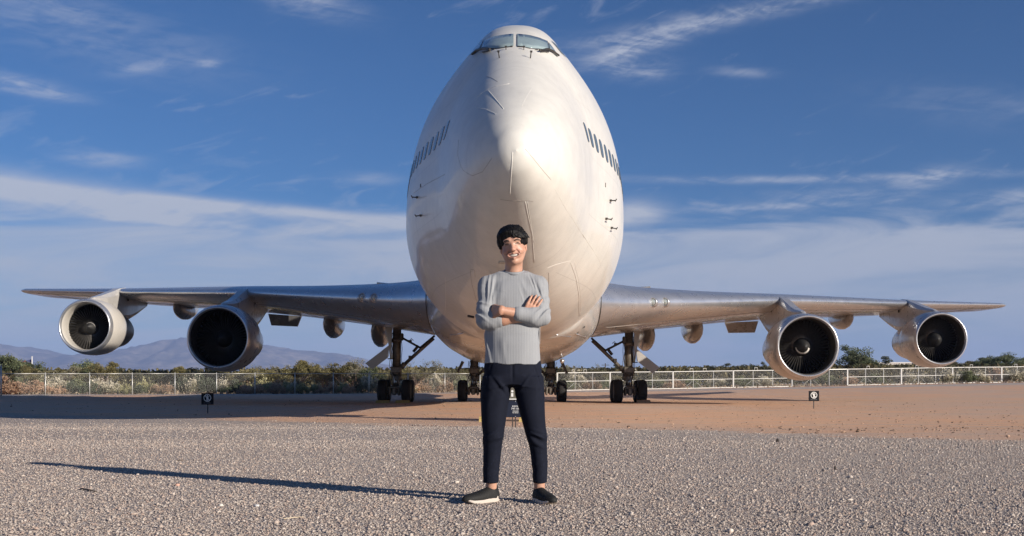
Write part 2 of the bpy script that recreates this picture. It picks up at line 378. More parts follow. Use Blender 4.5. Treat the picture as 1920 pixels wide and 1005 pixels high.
M_cowl = mat('silver_cowl', (.42, .41, .40), .30, metal=.3, coat=.4, var=.08, vscale=1.0, bump=.06, bscale=1.5, bdist=.02, rvar=.05)
M_cream = mat('cream_paint', (.50, .475, .43), .38, coat=.2, var=.05, vscale=1.0)
M_dark = mat('dark_metal', (.075, .068, .06), .42, metal=.6, var=.25, vscale=2)
M_black = mat('black_cavity', (.012, .012, .013), .9)
M_spin = mat('spinner_black', (.012, .012, .012), .6)
M_fan = mat('titanium_blade', (.10, .095, .09), .42, metal=.7, var=.2, vscale=5)
M_glass = mat('covered_glass', (.27, .345, .36), .16, coat=.6, var=.08, vscale=.9)
M_pane = mat('cabin_pane', (.11, .145, .165), .25, coat=.25, coatr=.05)
M_seal = mat('window_seal', (.04, .042, .045), .5)
M_tape = mat('sealing_tape', (.70, .68, .63), .5)
M_line = mat('panel_gap', (.30, .27, .24), .7)
M_tyre = mat('tyre_rubber', (.014, .013, .013), .78, bump=.3, bscale=30)
M_gear = mat('gear_strut', (.17, .15, .125), .45, metal=.45, var=.3, vscale=3)
M_chrome = mat('piston_metal', (.42, .41, .39), .28, metal=.9)
M_red = mat('red_lens', (.50, .03, .025), .25, coat=.5)
M_lens = mat('lamp_lens', (.42, .47, .46), .08, coat=1.0, metal=.3)

plane = empty('airliner', (0, NY, 0), (0, ROLL, 0))
tag(plane, 'huge white four-engined jumbo jet parked nose-on behind the man', 'airliner')
S0 = 3.2   # the nose tip lies this far ahead of the frame's zero station
fT = pchip([(0, 4.78), (.04, 4.98), (.25, 5.28), (1, 5.86), (2, 6.46), (3, 7.04), (4, 7.60), (4.9, 8.12), (5.7, 8.66), (6.5, 9.08), (7.2, 9.36), (8, 9.64), (9, 9.86), (10.5, 10.0), (13, 10.06), (22, 10.0), (26, 9.6), (31, 8.8), (34, 8.62), (53, 8.6), (63, 8.4), (71.2, 7.5)])
fB = pchip([(0, 4.78), (.04, 4.60), (.25, 4.34), (1, 3.90), (2, 3.50), (4, 2.92), (6, 2.56), (8, 2.33), (11, 2.14), (14, 2.10), (47, 2.10), (53, 2.6), (61, 4.1), (67, 5.6), (71.2, 6.7)])
fW = pchip([(0, 0), (.04, .18), (.25, .44), (1, .86), (2, 1.16), (3, 1.37), (4, 1.55), (4.6, 1.66), (5.5, 1.89), (6.5, 2.18), (7.5, 2.45), (8.5, 2.66), (10, 2.86), (12, 3.08), (14, 3.20), (16, 3.22), (47, 3.22), (53, 3.0), (61, 2.1), (67, 1.1), (71.2, .35)])
fZ = pchip([(0, 4.78), (1, 4.82), (4, 4.98), (8, 5.15), (11, 5.25), (14, 5.36), (47, 5.36), (61, 5.9), (71.2, 7.0)])
fP = pchip([(0, 2.0), (3, 2.15), (10, 2.2), (14, 2.3), (30, 2.1), (34, 2.0), (71, 2.0)])
fQ = pchip([(0, 2.0), (3, 1.88), (5, 1.68), (6.5, 1.46), (8, 1.30), (10, 1.64), (12, 1.95), (14, 2.3), (30, 2.1), (34, 2.0), (71, 2.0)])
def ratio(s, t, up):
    p = np.where(up, fP(s), 2.04); q = np.where(up, fQ(s) + np.maximum(2.1 - fQ(s), 0) * np.clip(t, 0, 1) ** 9, 2.04)
    return np.power(np.maximum(1 - np.power(np.clip(t, 0, 1), p), 0), 1 / q)
def hw(s, z):
    s = np.asarray(s, float) + S0; T, Bm, W, c = fT(s), fB(s), fW(s), fZ(s); up = z >= c
    t = np.where(up, (z - c) / np.maximum(T - c, 1e-6), (c - z) / np.maximum(c - Bm, 1e-6))
    return np.where(t < 1, W * ratio(s, t, up), -1.0)
def srf(s, a):
    """point on the fuselage skin: station s, angle a (0 = right, pi/2 = top)"""
    s = np.asarray(s, float) + S0; c, sn = np.cos(a), np.sin(a); t = np.abs(sn); up = sn >= 0
    x = fW(s) * np.sign(np.round(c, 9)) * ratio(s, t, up); z = fZ(s) + np.where(up, fT(s) - fZ(s), -(fZ(s) - fB(s))) * t
    return x, z
ss = np.concatenate([np.linspace(0.03, math.sqrt(17), 110) ** 2, np.linspace(17.5, 47, 50), np.linspace(48, 71.2, 36)]) - S0
aa = np.linspace(0, 2 * math.pi, 145)[:-1]
S, A = np.meshgrid(ss, aa, indexing='ij'); X, Z = srf(S, A)
V = np.stack([X, S, Z], -1).reshape(-1, 3); na, ns = len(aa), len(ss)
ii = np.arange(ns - 1)[:, None]; kk = np.arange(na)[None, :]
F = np.stack([ii * na + kk, ii * na + (kk + 1) % na, (ii + 1) * na + (kk + 1) % na, (ii + 1) * na + kk], -1).reshape(-1, 4)
V = np.vstack([V, [[0, -S0, 4.78], [0, 68.05, 7.1]]])
Fl = [tuple(f) for f in F.tolist()] + [(k, len(V) - 2, (k + 1) % na) for k in range(na)] + [((ns - 1) * na + k, (ns - 1) * na + (k + 1) % na, len(V) - 1) for k in range(na)]
fus = link('fuselage', mesh_from('fuselage', V, Fl, M_white, True), plane)

_Rm = Matrix.Rotation(ROLL, 3, 'Y'); _Ri = np.array(_Rm.inverted())
def sight(px, py):
    """where the line of sight through a point of the photograph meets the fuselage skin (aircraft coordinates)"""
    d = _Ri @ np.array([(px - CX) / FPX, 1.0, (CYH - py) / FPX]); o = _Ri @ np.array([0, -NY, CAMH])
    tt = np.linspace(NY - S0, NY + 27, 3001); P = o[None] + tt[:, None] * d[None]
    ins = (P[:, 1] > .002 - S0) & (np.abs(P[:, 0]) <= hw(np.maximum(P[:, 1], .001 - S0), P[:, 2]))
    k = int(np.argmax(ins))
    if not ins[k]: return None
    lo, hi = tt[max(k - 1, 0)], tt[k]
    for _ in range(14):
        mid = (lo + hi) / 2; p = o + mid * d
        if p[1] > .002 - S0 and abs(p[0]) <= hw(max(p[1], .001 - S0), p[2]): hi = mid
        else: lo = mid
    return o + hi * d
def near(px, py):
    for k in range(1, 60):
        f = 1 - .01 * k; p = sight(CX + 4.6 + (px - CX - 4.6) * f, py + .25 * k)
        if p is not None: return p
def G(x, s, z): return abs(x) - float(hw(s, z))
def normal(p):
    x, s, z = p; e = .01; sg = 1 if x >= 0 else -1
    n = Vector((sg, -(float(hw(s + e, z)) - float(hw(max(s - e, .001 - S0), z))) / (2 * e), -(float(hw(s, z + e)) - float(hw(s, z - e))) / (2 * e)))
    if abs(x) < .05: n.x *= abs(x) / .05
    return n.normalized()
def offs(p, d): return Vector([float(q) for q in p]) + normal(p) * d
def patch(name, top, bot, m, off=.012, n=20, k=6, parent=fus, rim=None):
    """curved panel lying on the skin between two edges given as sight points"""
    def res(pl, n):
        pl = np.array(pl, float); L = np.concatenate([[0], np.cumsum(np.hypot(*np.diff(pl, axis=0).T))]); q = np.linspace(0, L[-1], n)
        return np.stack([np.interp(q, L, pl[:, 0]), np.interp(q, L, pl[:, 1])], 1)
    a, b = res(top, n), res(bot, n); V = []; Fc = []
    for i in range(n):
        for j in range(k):
            q = a[i] + (b[i] - a[i]) * j / (k - 1); p = sight(*q)
            if p is None: p = near(*q)
            V.append(offs(p, off))
    for i in range(n - 1):
        for j in range(k - 1): Fc.append((i * k + j, i * k + j + 1, (i + 1) * k + j + 1, (i + 1) * k + j))
    # closed thin shell: add an edge skirt
    per = [i * k for i in range(n)] + [(n - 1) * k + j for j in range(1, k)] + [i * k + k - 1 for i in range(n - 2, -1, -1)] + [j for j in range(k - 2, 0, -1)]
    bset = len(V); c0 = [offs(tuple(V[i]), -(off + .01)) if False else V[i] - normal(tuple(V[i])) * (off + .012) for i in per]; V += c0
    for i in range(len(per)): Fc.append((per[i], per[(i + 1) % len(per)], bset + (i + 1) % len(per), bset + i))
    mb = MB().add(V, Fc, True); return mb.build(name, m, parent)
def skinline(name, pts, m, r=.012, n=16, parent=fus, off=.004):
    pl = np.array(pts, float); L = np.concatenate([[0], np.cumsum(np.hypot(*np.diff(pl, axis=0).T))]); q = np.linspace(0, L[-1], n)
    xs = np.interp(q, L, pl[:, 0]); ys = np.interp(q, L, pl[:, 1])
    P = [sight(a, b) for a, b in zip(xs, ys)]; P = [offs(p, off) for p in P if p is not None]
    return MB().tube(P, r, 6).build(name, m, parent)

# cockpit glazing (sight lines taken on the photograph, glass lies on the real skin)
Rtop = [(973, 65), (984, 66.2), (995, 68), (1011, 72.2), (1025, 78.4)]; Rbot = [(973, 87.5), (984, 88.3), (995, 91), (1010, 91.6), (1029, 94.6)]
Ltop = [(960, 65), (950, 65.9), (940, 67.3), (925, 70), (909, 76.5)]; Lbot = [(960, 87.5), (952, 88), (936, 90.4), (922, 90.8), (903, 92.5)]
def grow(e, dy, cx): return [(x + (1.4 if x > cx else -1.4) * (1 if i == len(e) - 1 else (-1 if i == 0 else 0)) , y + dy) for i, (x, y) in enumerate(e)]
for T_, B_, cx_ in ((Rtop, Rbot, 966), (Ltop, Lbot, 966)):
    fr = patch('windshield_frame', grow(T_, -.9, cx_), grow(B_, .9, cx_), M_seal, .010, 20, 5)
    patch('windshield', T_, B_, M_glass, .022, 20, 5)
# side cockpit windows lie on the flank: given by station and height
def flank_patch(name, pts4, m, sg, off=.012, n=8, k=6, parent=fus):
    (s0, zt0, zb0), (s1, zt1, zb1) = pts4; V = []; Fc = []
    for i in range(n):
        u = i / (n - 1); s_ = s0 + (s1 - s0) * u; a, b = zt0 + (zt1 - zt0) * u, zb0 + (zb1 - zb0) * u
        for j in range(k):
            z_ = a + (b - a) * j / (k - 1); x_ = sg * float(hw(s_, z_)); V.append(offs((x_, s_, z_), off))
    Fc = [(i * k + j, i * k + j + 1, (i + 1) * k + j + 1, (i + 1) * k + j) for i in range(n - 1) for j in range(k - 1)]
    return MB().add(V, Fc, True).build(name, m, parent)
for T_, B_ in (([(1028, 80.5), (1035, 89.5), (1044, 102.5)], [(1031, 95), (1038, 99.5), (1045, 106)]), ([(905.5, 78.5), (897, 88), (889, 98.5)], [(900, 93), (894, 97.5), (888, 102)])):
    patch('cockpit_side_frame', [(x, y - .8) for x, y in T_], [(x, y + .8) for x, y in B_], M_seal, .010, 10, 4); patch('cockpit_side_window', T_, B_, M_glass, .022, 10, 4)
for sg in (1, -1): flank_patch('cockpit_side_window', ((3.35, 8.80, 8.52), (4.1, 8.92, 8.62)), M_glass, sg, .012)
# cabin windows
for sg in (1, -1):
    for i in range(48):
        s_ = 1.30 + .508 * i
        if 14.5 < s_ < 16.2: continue
        zc_ = 6.19
        def outline(rs, rz, off, n=18):
            P = []
            for k in range(n):
                a = 2 * math.pi * k / n; c_, q_ = math.cos(a), math.sin(a)
                u = rs * np.sign(c_) * abs(c_) ** .6; v = rz * np.sign(q_) * abs(q_) ** .6
                x_ = sg * float(hw(s_ + u, zc_ + v)); P.append(offs((x_, s_ + u, zc_ + v), off))
            return P
        P = outline(.135, .205, .010); M1 = outline(.078, .12, .011); n_ = len(P); x_ = sg * float(hw(s_, zc_)); c0 = offs((x_, s_, zc_), .014); Q = outline(.135, .205, -.01)
        MB().add(P + M1 + [c0], [(k, (k + 1) % n_, n_ + (k + 1) % n_, n_ + k) for k in range(n_)] + [(n_ + k, n_ + (k + 1) % n_, 2 * n_) for k in range(n_)], True).add(P + Q, [((k + 1) % n_, k, n_ + k, n_ + (k + 1) % n_) for k in range(n_)], False, 1).build('cabin_window', [M_pane, M_seal], fus)
# upper deck windows (grazing)
for sg in (1, -1):
    for i in range(9):
        s_ = 8.0 + .9 * i; z_ = 8.55
        flank_patch('upper_deck_window', ((s_ - .11, z_ + .17, z_ - .17), (s_ + .11, z_ + .17, z_ - .17)), M_pane, sg, .012, 3, 4)
# wipers, pins
skinline('wiper', [(888, 104.5), (896, 97.5), (908, 94), (917, 94.6), (921, 96.6)], M_dark, .028, off=.05)
skinline('wiper', [(906, 99.5), (914, 98), (920, 96.8)], M_dark, .016, off=.03)
skinline('wiper', [(1009.5, 98.3), (1018, 96.8), (1024, 94.5), (1034, 98.5), (1045, 107)], M_dark, .022, off=.05)
skinline('wiper', [(1013, 98.8), (1022, 98.2), (1027, 99.5)], M_dark, .016, off=.03)
def pin(px, py, L, rr=.014):
    p = near(px, py); a = Vector([float(q) for q in p]); n = normal(tuple(p)); MB().tube([a, a + n * L * .5 + Vector((0, 0, L * .6))], rr, 6).box(a + n * L * .5 + Vector((0, 0, L * .6)), (.05, .04, .03)).build('antenna_pin', M_dark, fus)
pin(936, 108.4, .13); pin(994.8, 109, .13); pin(948.7, 93, .06, .01); pin(982.3, 93, .06, .01)
for (x_, y_) in ((922.5, 92.6), (1003, 93.8)): skinline('vent_slot', [(x_, y_), (x_ + 5, y_)], M_dark, .012, 4)
# air data probes on both flanks
def probe(px, py, sg):
    p = near(px, py); n = normal(tuple(p)); a = Vector([float(q) for q in p])
    MB().box(a + n * .01, (.05, .18, .03), mi=0).tube([a, a + n * .13], .014, 6).tube([a + n * .13 + Vector((0, .10, 0)), a + n * .13 + Vector((0, -.17, .0))], .014, 6).build('air_data_probe', M_dark, fus)
for (px, py, sg) in ((781, 370, -1), (788, 404, -1), (1146, 376, 1), (1138, 410, 1), (1148, 427, 1)): probe(px, py, sg)
for (a, b) in (((1135, 343), (1135, 351)), ((789, 345), (789, 351))): skinline('vent_slot', [a, b], M_dark, .012, 4)
# panel gaps, sealing tape and scuffs on the nose
for pts in ([(912, 143), (922, 146), (933, 153)],  # short dark joints
            [(860, 262), (858, 290), (866, 318), (885, 330), (905, 322), (922, 297)], [(1033, 337), (1020, 322), (1003, 301), (985, 279)], [(938, 374), (960, 377), (992, 376), (1000, 378)],
            [(882, 507), (884, 530), (894, 566)], [(882, 505), (890, 506), (891, 520)], [(1025, 512), (1029, 510), (1029, 548)], [(834, 327), (800, 345), (776, 362)]):
    skinline('panel_gap', pts, M_line, .0045, 14, off=-.001)
for pts, r in (([(893, 184), (905, 173), (920, 165), (937, 160), (955, 157)], .011), ([(915, 169), (926, 182), (944, 204)], .016), ([(895, 201), (912, 205), (930, 214)], .012), ([(961, 285), (959, 320), (956, 366)], .016),
               ([(997, 165), (985, 185), (978, 200)], .008), ([(985, 378), (989, 400), (998, 440), (1002, 492)], .012), ([(989, 378), (994, 410), (1001, 455)], .009),
               ([(1038, 351), (1060, 390), (1090, 436), (1118, 478), (1137, 515)], .009), ([(1025, 503), (1045, 495), (1070, 489)], .009),
               ([(1070, 492), (1080, 520), (1086, 555), (1086, 592)], .016), ([(1077, 492), (1085, 525), (1090, 560), (1088, 590)], .010), ([(835, 520), (836, 560), (834, 590)], .008)):
    skinline('sealing_tape', pts, M_tape, r * .5, 16, off=-.001)
patch('outflow_slot', [(877, 590.5), (889, 592.8)], [(877, 593.5), (889, 596)], M_black, .015, 5, 3)
patch('access_label', [(935, 489), (952, 489)], [(935, 493.5), (952, 493.5)], mat('buff_label', (.55, .50, .43), .6), .012, 5, 3)

# ---- wing-body fairing
FA = [(12.4, 2.2, 3.6, 1.35), (13.5, 2.55, 3.65, 1.50), (15, 2.85, 3.7, 1.66), (16.5, 3.06, 3.75, 1.80), (17.6, 3.14, 3.8, 1.90), (20, 3.16, 3.8, 1.98), (22, 3.16, 3.82, 2.04), (31, 3.16, 3.85, 2.05), (35, 2.9, 3.9, 1.85), (38.5, 2.3, 3.95, 1.6), (40, 1.6, 4.0, 1.4)]
q = np.array(FA); sf = np.linspace(12.4, 40, 60); f1, f2, f3 = pchip(q[:, [0, 1]]), pchip(q[:, [0, 2]]), pchip(q[:, [0, 3]])
av = np.linspace(0, 2 * math.pi, 97)[:-1]; V = []; n_ = len(av)
for s_ in sf:
    for a in av:
        c_, d_ = math.cos(a), math.sin(a); p = 2.9
        V.append((f1(s_) * np.sign(c_) * abs(c_) ** (2 / p), s_, f2(s_) + f3(s_) * np.sign(d_) * abs(d_) ** (2 / p)))
F = [(i * n_ + k, i * n_ + (k + 1) % n_, (i + 1) * n_ + (k + 1) % n_, (i + 1) * n_ + k) for i in range(len(sf) - 1) for k in range(n_)] + [tuple(range(n_))[::-1], tuple((len(sf) - 1) * n_ + k for k in range(n_))]
fair = link('belly_fairing', mesh_from('belly_fairing', V, F, M_fair, True), plane)
def fair_pt(x, z):
    for s_ in np.linspace(12.4, 30, 900):
        w_, h_ = f1(s_), f3(s_)
        if abs(x / w_) ** 2.9 + abs((z - f2(s_)) / h_) ** 2.9 <= 1: return s_
    return None
for cx_, cz_ in ((-1.83, 2.52), (1.62, 2.50), (2.33, 2.60)):   # triangular ram air inlets
    V = []
    for dx, dz in ((-.26, -.10), (.26, -.10), (.02, .16)):
        x_, z_ = cx_ + dx, cz_ + dz * 1.0 + (-.0 if cx_ > 0 else 0); s_ = fair_pt(x_, z_); V.append((x_, (s_ or 17) - .09, z_))
    a, b, c_ = [Vector(v) for v in V]; mid = (a + b + c_) / 3 + Vector((0, .35, .08))
    MB().add([a, b, c_, mid], [(0, 1, 2), (0, 1, 3), (1, 2, 3), (2, 0, 3)]).build('ram_air_inlet', M_black, fair)
    MB().tube([a, b], .02, 6).build('inlet_lip', M_alu, fair)
link('drain_mast', MB().lathe([(-.12, 0.0), (-.1, .06), (0, .1), (.1, .06), (.12, 0)], n=14).build('tmp', M_alu).data, fair, (2.02, 22, 1.82))
bpy.data.objects.remove(bpy.data.objects['tmp'])

# ---- wings
def afoil(n=26):
    t = (1 - np.cos(np.linspace(0, math.pi, n))) / 2
    yt = 5 * (.2969 * np.sqrt(t) - .126 * t - .3516 * t ** 2 + .2843 * t ** 3 - .1036 * t ** 4)
    return t, yt
LEs = lambda x: 17.5 + .951 * (x - 3.0) - (np.clip(5.2 - x, 0, 3) ** 2) * .12
TEs = pchip([(2, 33.6), (3.3, 33.8), (11.7, 36.4), (20.8, 41.3), (29.8, 47.0)])
ZLE = pchip([(2, 3.80), (3.3, 3.88), (8, 4.33), (11.68, 4.72), (20.83, 5.42), (29.8, 6.15)])
TH = pchip([(2, .135), (3.3, .130), (8, .105), (11.7, .092), (20.8, .085), (29.8, .075)])
def wing_sec(x):
    le, te = float(LEs(x)), float(TEs(x)); c = te - le; zl = float(ZLE(x)); th = float(TH(x)); t, yt = afoil()
    camber = -.028 * c * t + .012 * c * np.sin(math.pi * t)
    up = [(le + c * a, zl + cm + yy * th * c * 1.02) for a, yy, cm in zip(t, yt, camber)]
    lo = [(le + c * a, zl + cm - yy * th * c * .95) for a, yy, cm in zip(t, yt, camber)]
    return up[::-1] + lo[1:-1]     # loop
def wing_lower(x, s):
    sec = wing_sec(x); n = len(sec); lo = sec[26:]; return float(np.interp(s, [p[0] for p in lo], [p[1] for p in lo]))
def make_wing(sg):
    xs = np.concatenate([np.linspace(2.2, 12, 22), np.linspace(12.6, 29.5, 24), [29.75, 29.88]])
    V = []; m_ = None
    for i, x in enumerate(xs):
        sec = wing_sec(min(x, 29.5)); m_ = len(sec)
        if x > 29.5:
            k = {29.75: .75, 29.88: .3}[round(float(x), 2)]; cs = float(LEs(29.5)) + 2.2; cz = float(ZLE(29.5)) - .04
            sec = [(cs + (a - cs) * (.55 + .45 * k), cz + (b - cz) * k) for a, b in sec]
        V += [(sg * x, a, b) for a, b in sec]
    F = [(i * m_ + k, i * m_ + (k + 1) % m_, (i + 1) * m_ + (k + 1) % m_, (i + 1) * m_ + k) for i in range(len(xs) - 1) for k in range(m_)] + [tuple((len(xs) - 1) * m_ + k for k in range(m_))]
    # material: leading-edge band bare metal, upper dull aluminium, lower grey
    mi = []
    for i in range(len(xs) - 1):
        for k in range(m_): mi.append(1 if 20 <= k <= 31 else (2 if k < 20 else 0))
    mi.append(2)
    mb = MB().add(V, F, True); mb.MI = mi
    wg = mb.build('wing', [M_grey, M_alu, M_alu_d], plane)
    # slat gap line and spanwise joints as fine raised seams on the lower surface
    for frac in (.13, .60):
        P = []
        for x in np.linspace(3.6, 28.5, 30):
            le, te = float(LEs(x)), float(TEs(x)); s_ = le + (te - le) * frac; P.append((sg * x, s_, wing_lower(x, s_) - .003))
        MB().tube(P, .010, 5).build('wing_seam', M_line, wg)
    for x in (6.2, 9.4, 14.6, 17.8, 24.0, 26.8):
        P = []; le, te = float(LEs(x)), float(TEs(x))
        for f_ in np.linspace(.05, .95, 10): s_ = le + (te - le) * f_; P.append((sg * x, s_, wing_lower(x, s_) - .003))
        MB().tube(P, .008, 5).build('wing_seam', M_line, wg)
    # landing lights in the leading edge
    for x in (5.38, 5.92):
        s_ = float(LEs(x)); z_ = float(ZLE(x)) + .03; c_ = (sg * x, s_ + .03, z_); rot = Matrix.Rotation(-sg * R(32), 3, 'Z')
        lb = MB().lathe([(-.06, 0), (-.055, .07), (-.03, .125), (0, .14), (.1, .14)], n=20)
        lb.V = [tuple(rot @ Vector(v) + Vector(c_)) for v in lb.V]; li = lb.build('landing_light', M_lens, wg)
        rb = MB().lathe([(.12, .19), (-.015, .185), (-.03, .16), (-.015, .14), (.02, .14)], n=20); rb.V = [tuple(rot @ Vector(v) + Vector(c_)) for v in rb.V]; rb.build('light_bezel', M_alu_d, wg)
    # tip lamp
    xt = 29.62; MB().lathe([(-.06, 0), (0, .07), (.25, .09), (.6, .05), (.62, 0)], c=(sg * xt, float(LEs(29.5)) + .35, float(ZLE(29.5)) + .0), n=12).build('tip_light', M_red, wg)
    # flap track fairings
    for x, L, wdt, dp, s0 in ((6.75, 5.8, .42, 1.12, 30.8), (9.45, 5.4, .42, 1.02, 32.6), (15.6, 3.8, .32, .60, 36.1), (18.6, 4.2, .38, .82, 37.2)):
        V = []; nn = 14; kk_ = 14
        for i in range(nn):
            u = i / (nn - 1); k = max(math.sin(math.pi * u ** .72) ** .6 if 0 < u < 1 else 0, .03); s_ = s0 + L * u
            zt = (wing_lower(x, min(s_, float(TEs(x)) - .3)) + .12); dpp = dp * k
            for j in range(kk_):
                a = math.pi * 2 * j / kk_; V.append((sg * x + wdt * k * math.cos(a), s_, zt - dpp * .45 + dpp * .62 * math.sin(a)))
        F = [(i * kk_ + j, i * kk_ + (j + 1) % kk_, (i + 1) * kk_ + (j + 1) % kk_, (i + 1) * kk_ + j) for i in range(nn - 1) for j in range(kk_)] + [tuple(range(kk_))[::-1], tuple((nn - 1) * kk_ + j for j in range(kk_))]
        link('flap_fairing', mesh_from('flap_fairing', V, F, M_grey, True), wg)
    # drooped inboard aileron
    pts = [(11.55, 4.42), (13.35, 4.52), (13.28, 3.92), (11.85, 3.88)]
    V = [(sg * a, 36.6 + (4.5 - b) * .8, b) for a, b in pts] + [(sg * a, 36.75 + (4.5 - b) * .8, b) for a, b in pts]
    MB().add(V, [(0, 1, 2, 3), (7, 6, 5, 4), (0, 4, 5, 1), (1, 5, 6, 2), (2, 6, 7, 3), (3, 7, 4, 0)]).build('drooped_aileron', M_grey, wg)
    # black rubber joint at the wing root
    P = [(sg * (3.175), a, b) for a, b in wing_sec(3.175)[8:44]]
    MB().tube(P, .024, 6).build('root_seal', M_seal, wg)
    return wg
wl, wr = make_wing(-1), make_wing(1)
wl['label'] = 'wing in shadow'; wr['label'] = 'sunlit wing'

# ---- tail
def surf(name, root, tip, vertical=False, sg=1):
    t, yt = afoil(12); V = []
    for (sp, le, c, z, th) in (root, tip):
        up = [(le + c * a, yy * th * c) for a, yy in zip(t, yt)]; lo = [(le + c * a, -yy * th * c) for a, yy in zip(t, yt)]
        for (a, b) in up[::-1] + lo[1:-1]: V.append((b, a, z) if vertical else (sg * sp, a, z + b))
    m_ = len(V) // 2; F = [(k, (k + 1) % m_, m_ + (k + 1) % m_, m_ + k) for k in range(m_)] + [tuple(range(m_, 2 * m_))]
    return MB().add(V, F, True).build(name, M_white if vertical else M_grey, plane)
surf('tail_fin', (0, 52.5, 12, 8.2, .10), (0, 63.5, 4.2, 19.2, .08), True)
for sg in (1, -1): surf('tailplane', (.8, 56.5, 9, 7.3, .09), (11.0, 64.2, 2.6, 8.95, .08), sg=sg)

# ---- engines
def make_engine(sg, x, s0, zc, m_cowl, m_inner, lab=None, spiral=0):
    prof = [(1.0, 1.16), (.55, 1.13), (.3, 1.12), (.12, 1.15), (.03, 1.19), (0, 1.215), (.02, 1.245), (.08, 1.28), (.25, 1.33), (.7, 1.385), (1.3, 1.39), (1.9, 1.34), (2.35, 1.24), (2.36, 1.18), (2.0, 1.16)]
    mis = [2, 2, 2, 1, 1, 1, 1, 1, 0, 0, 0, 0, 0, 3]
    c = (sg * x, s0, zc)
    eng = MB().lathe(prof, n=64, mis=mis).build('engine', [m_cowl, M_alu, m_inner, M_dark], plane, loc=c)
    if lab: eng['label'] = lab
    MB().lathe([(2.0, 1.06), (2.2, 1.06), (2.7, 1.04), (3.5, .98), (4.4, .84), (5.0, .66), (5.01, .56), (4.6, .54)], n=48, mis=[0, 0, 0, 0, 1, 1, 1]).build('core_cowl', [M_cowl if m_cowl is not M_cream else M_dark, M_dark], eng)
    MB().lathe([(4.2, .40), (4.8, .34), (5.5, .05), (5.52, 0)], n=24).build('exhaust_plug', M_dark, eng)
    # fan: 46 blades, slightly twisted, one mesh
    fb = MB(); N = 46
    for k in range(N):
        a = 2 * math.pi * k / N; V = []
        for j, r in enumerate((.38, .75, 1.13)):
            tw = (.5, .9, 1.15)[j]; wd = (.05, .075, .095)[j]
            u, v = wd * math.cos(tw), wd * math.sin(tw)
            for s_ in (-1, 1):
                da = s_ * u / r; V.append((r * math.cos(a + da), .95 + s_ * v, r * math.sin(a + da)))
        fb.add(V, [(0, 1, 3, 2), (2, 3, 5, 4)])
    o = fb.build('fan_blades', M_fan, eng, fix=False); o['kind'] = 'stuff'
    MB().lathe([(1.12, 0), (1.12, 1.16)], n=40).build('fan_backing', M_black, eng)
    MB().lathe([(.42, 0), (.44, .05), (.55, .17), (.72, .29), (.92, .37), (1.05, .38)], n=32).build('spinner', M_spin, eng)
    # painted spiral on the spinner, laid just proud of the cone
    if spiral:
        V = []; n_ = 26; sp = pchip([(.05, .435), (.17, .54), (.29, .71), (.37, .91)])
        for i in range(n_):
            u = i / (n_ - 1); a = (math.pi + .1 + u * 2.75) if spiral == 1 else (2.2 - u * 2.9); r = .31 - .12 * u ** 1.5 if spiral == 1 else .16 + .16 * u; wd = (.010 + .042 * u) if spiral == 1 else .020 - .014 * u
            for q_ in (-1, 1): rr = r + q_ * wd; V.append((rr * math.cos(a), float(sp(rr)) - .006, rr * math.sin(a)))
        MB().add(V, [(2 * i, 2 * i + 1, 2 * i + 3, 2 * i + 2) for i in range(n_ - 1)], True).build('spinner_spiral', mat('spiral_paint', (.62, .60, .56) if spiral == 1 else (.22, .21, .2), .5), eng, fix=False)
    # pylon
    zle = float(ZLE(x)) - zc; sle = float(LEs(x)) - s0; V = []; F = []
    sects = [(.65, 1.30, 1.34, .02), (1.0, 1.15, 1.50, .16), (1.7, 1.0, 1.62, .24), (2.35, .80, 1.72 + .12 * (zle - 1.6), .27), (sle - .55, .62, zle + .02, .27), (sle, .6, zle + .17, .27), (sle + .9, .62, zle + .30, .26),
             (sle + 1.5, .72, zle + .1, .25), (sle + 2.6, .72 + (zle - 1.12) * .34, zle, .22), (sle + 4.6, zle - .40, zle - .2, .06)]
    sects = sorted(sects)
    for (s_, zb, zt, w_) in sects:
        if zb > zt - .02: zb = zt - .02
        for (dx, dz) in ((-.7, 0), (-1, .15), (-1, .82), (-.55, 1), (.55, 1), (1, .82), (1, .15), (.7, 0)): V.append((dx * w_, s_, zb + (zt - zb) * dz))
    F = [(i * 8 + k, i * 8 + (k + 1) % 8, (i + 1) * 8 + (k + 1) % 8, (i + 1) * 8 + k) for i in range(len(sects) - 1) for k in range(8)] + [tuple(range(8))[::-1], tuple((len(sects) - 1) * 8 + k for k in range(8))]
    link('pylon', mesh_from('pylon', V, F, [m_cowl if m_cowl is not M_cream else M_fair], False), eng)
    MB().tube([(.28 * -sg, sle + .9, zle - .35), (.31 * -sg, sle + .9, zle - .35)], .07, 10).build('pylon_drain', M_black, eng)
    MB().lathe([(0, 0), (.0, .02)], n=6)
    return eng
e1 = make_engine(-1, 20.83, 30.3, 3.38, M_cream, M_cream, 'engine with matt white cowl and white inlet wall', 2)
e2 = make_engine(-1, 12.02, 21.9, 2.57, M_cowl, M_dark, 'large dark shaded engine')
e3 = make_engine(1, 12.02, 21.9, 2.57, M_cowl, M_dark, 'sunlit silver engine with bright spiral on its spinner', 1)
e4 = make_engine(1, 20.83, 30.3, 3.38, M_cowl, M_dark, 'sunlit silver engine nearest the wing tip')

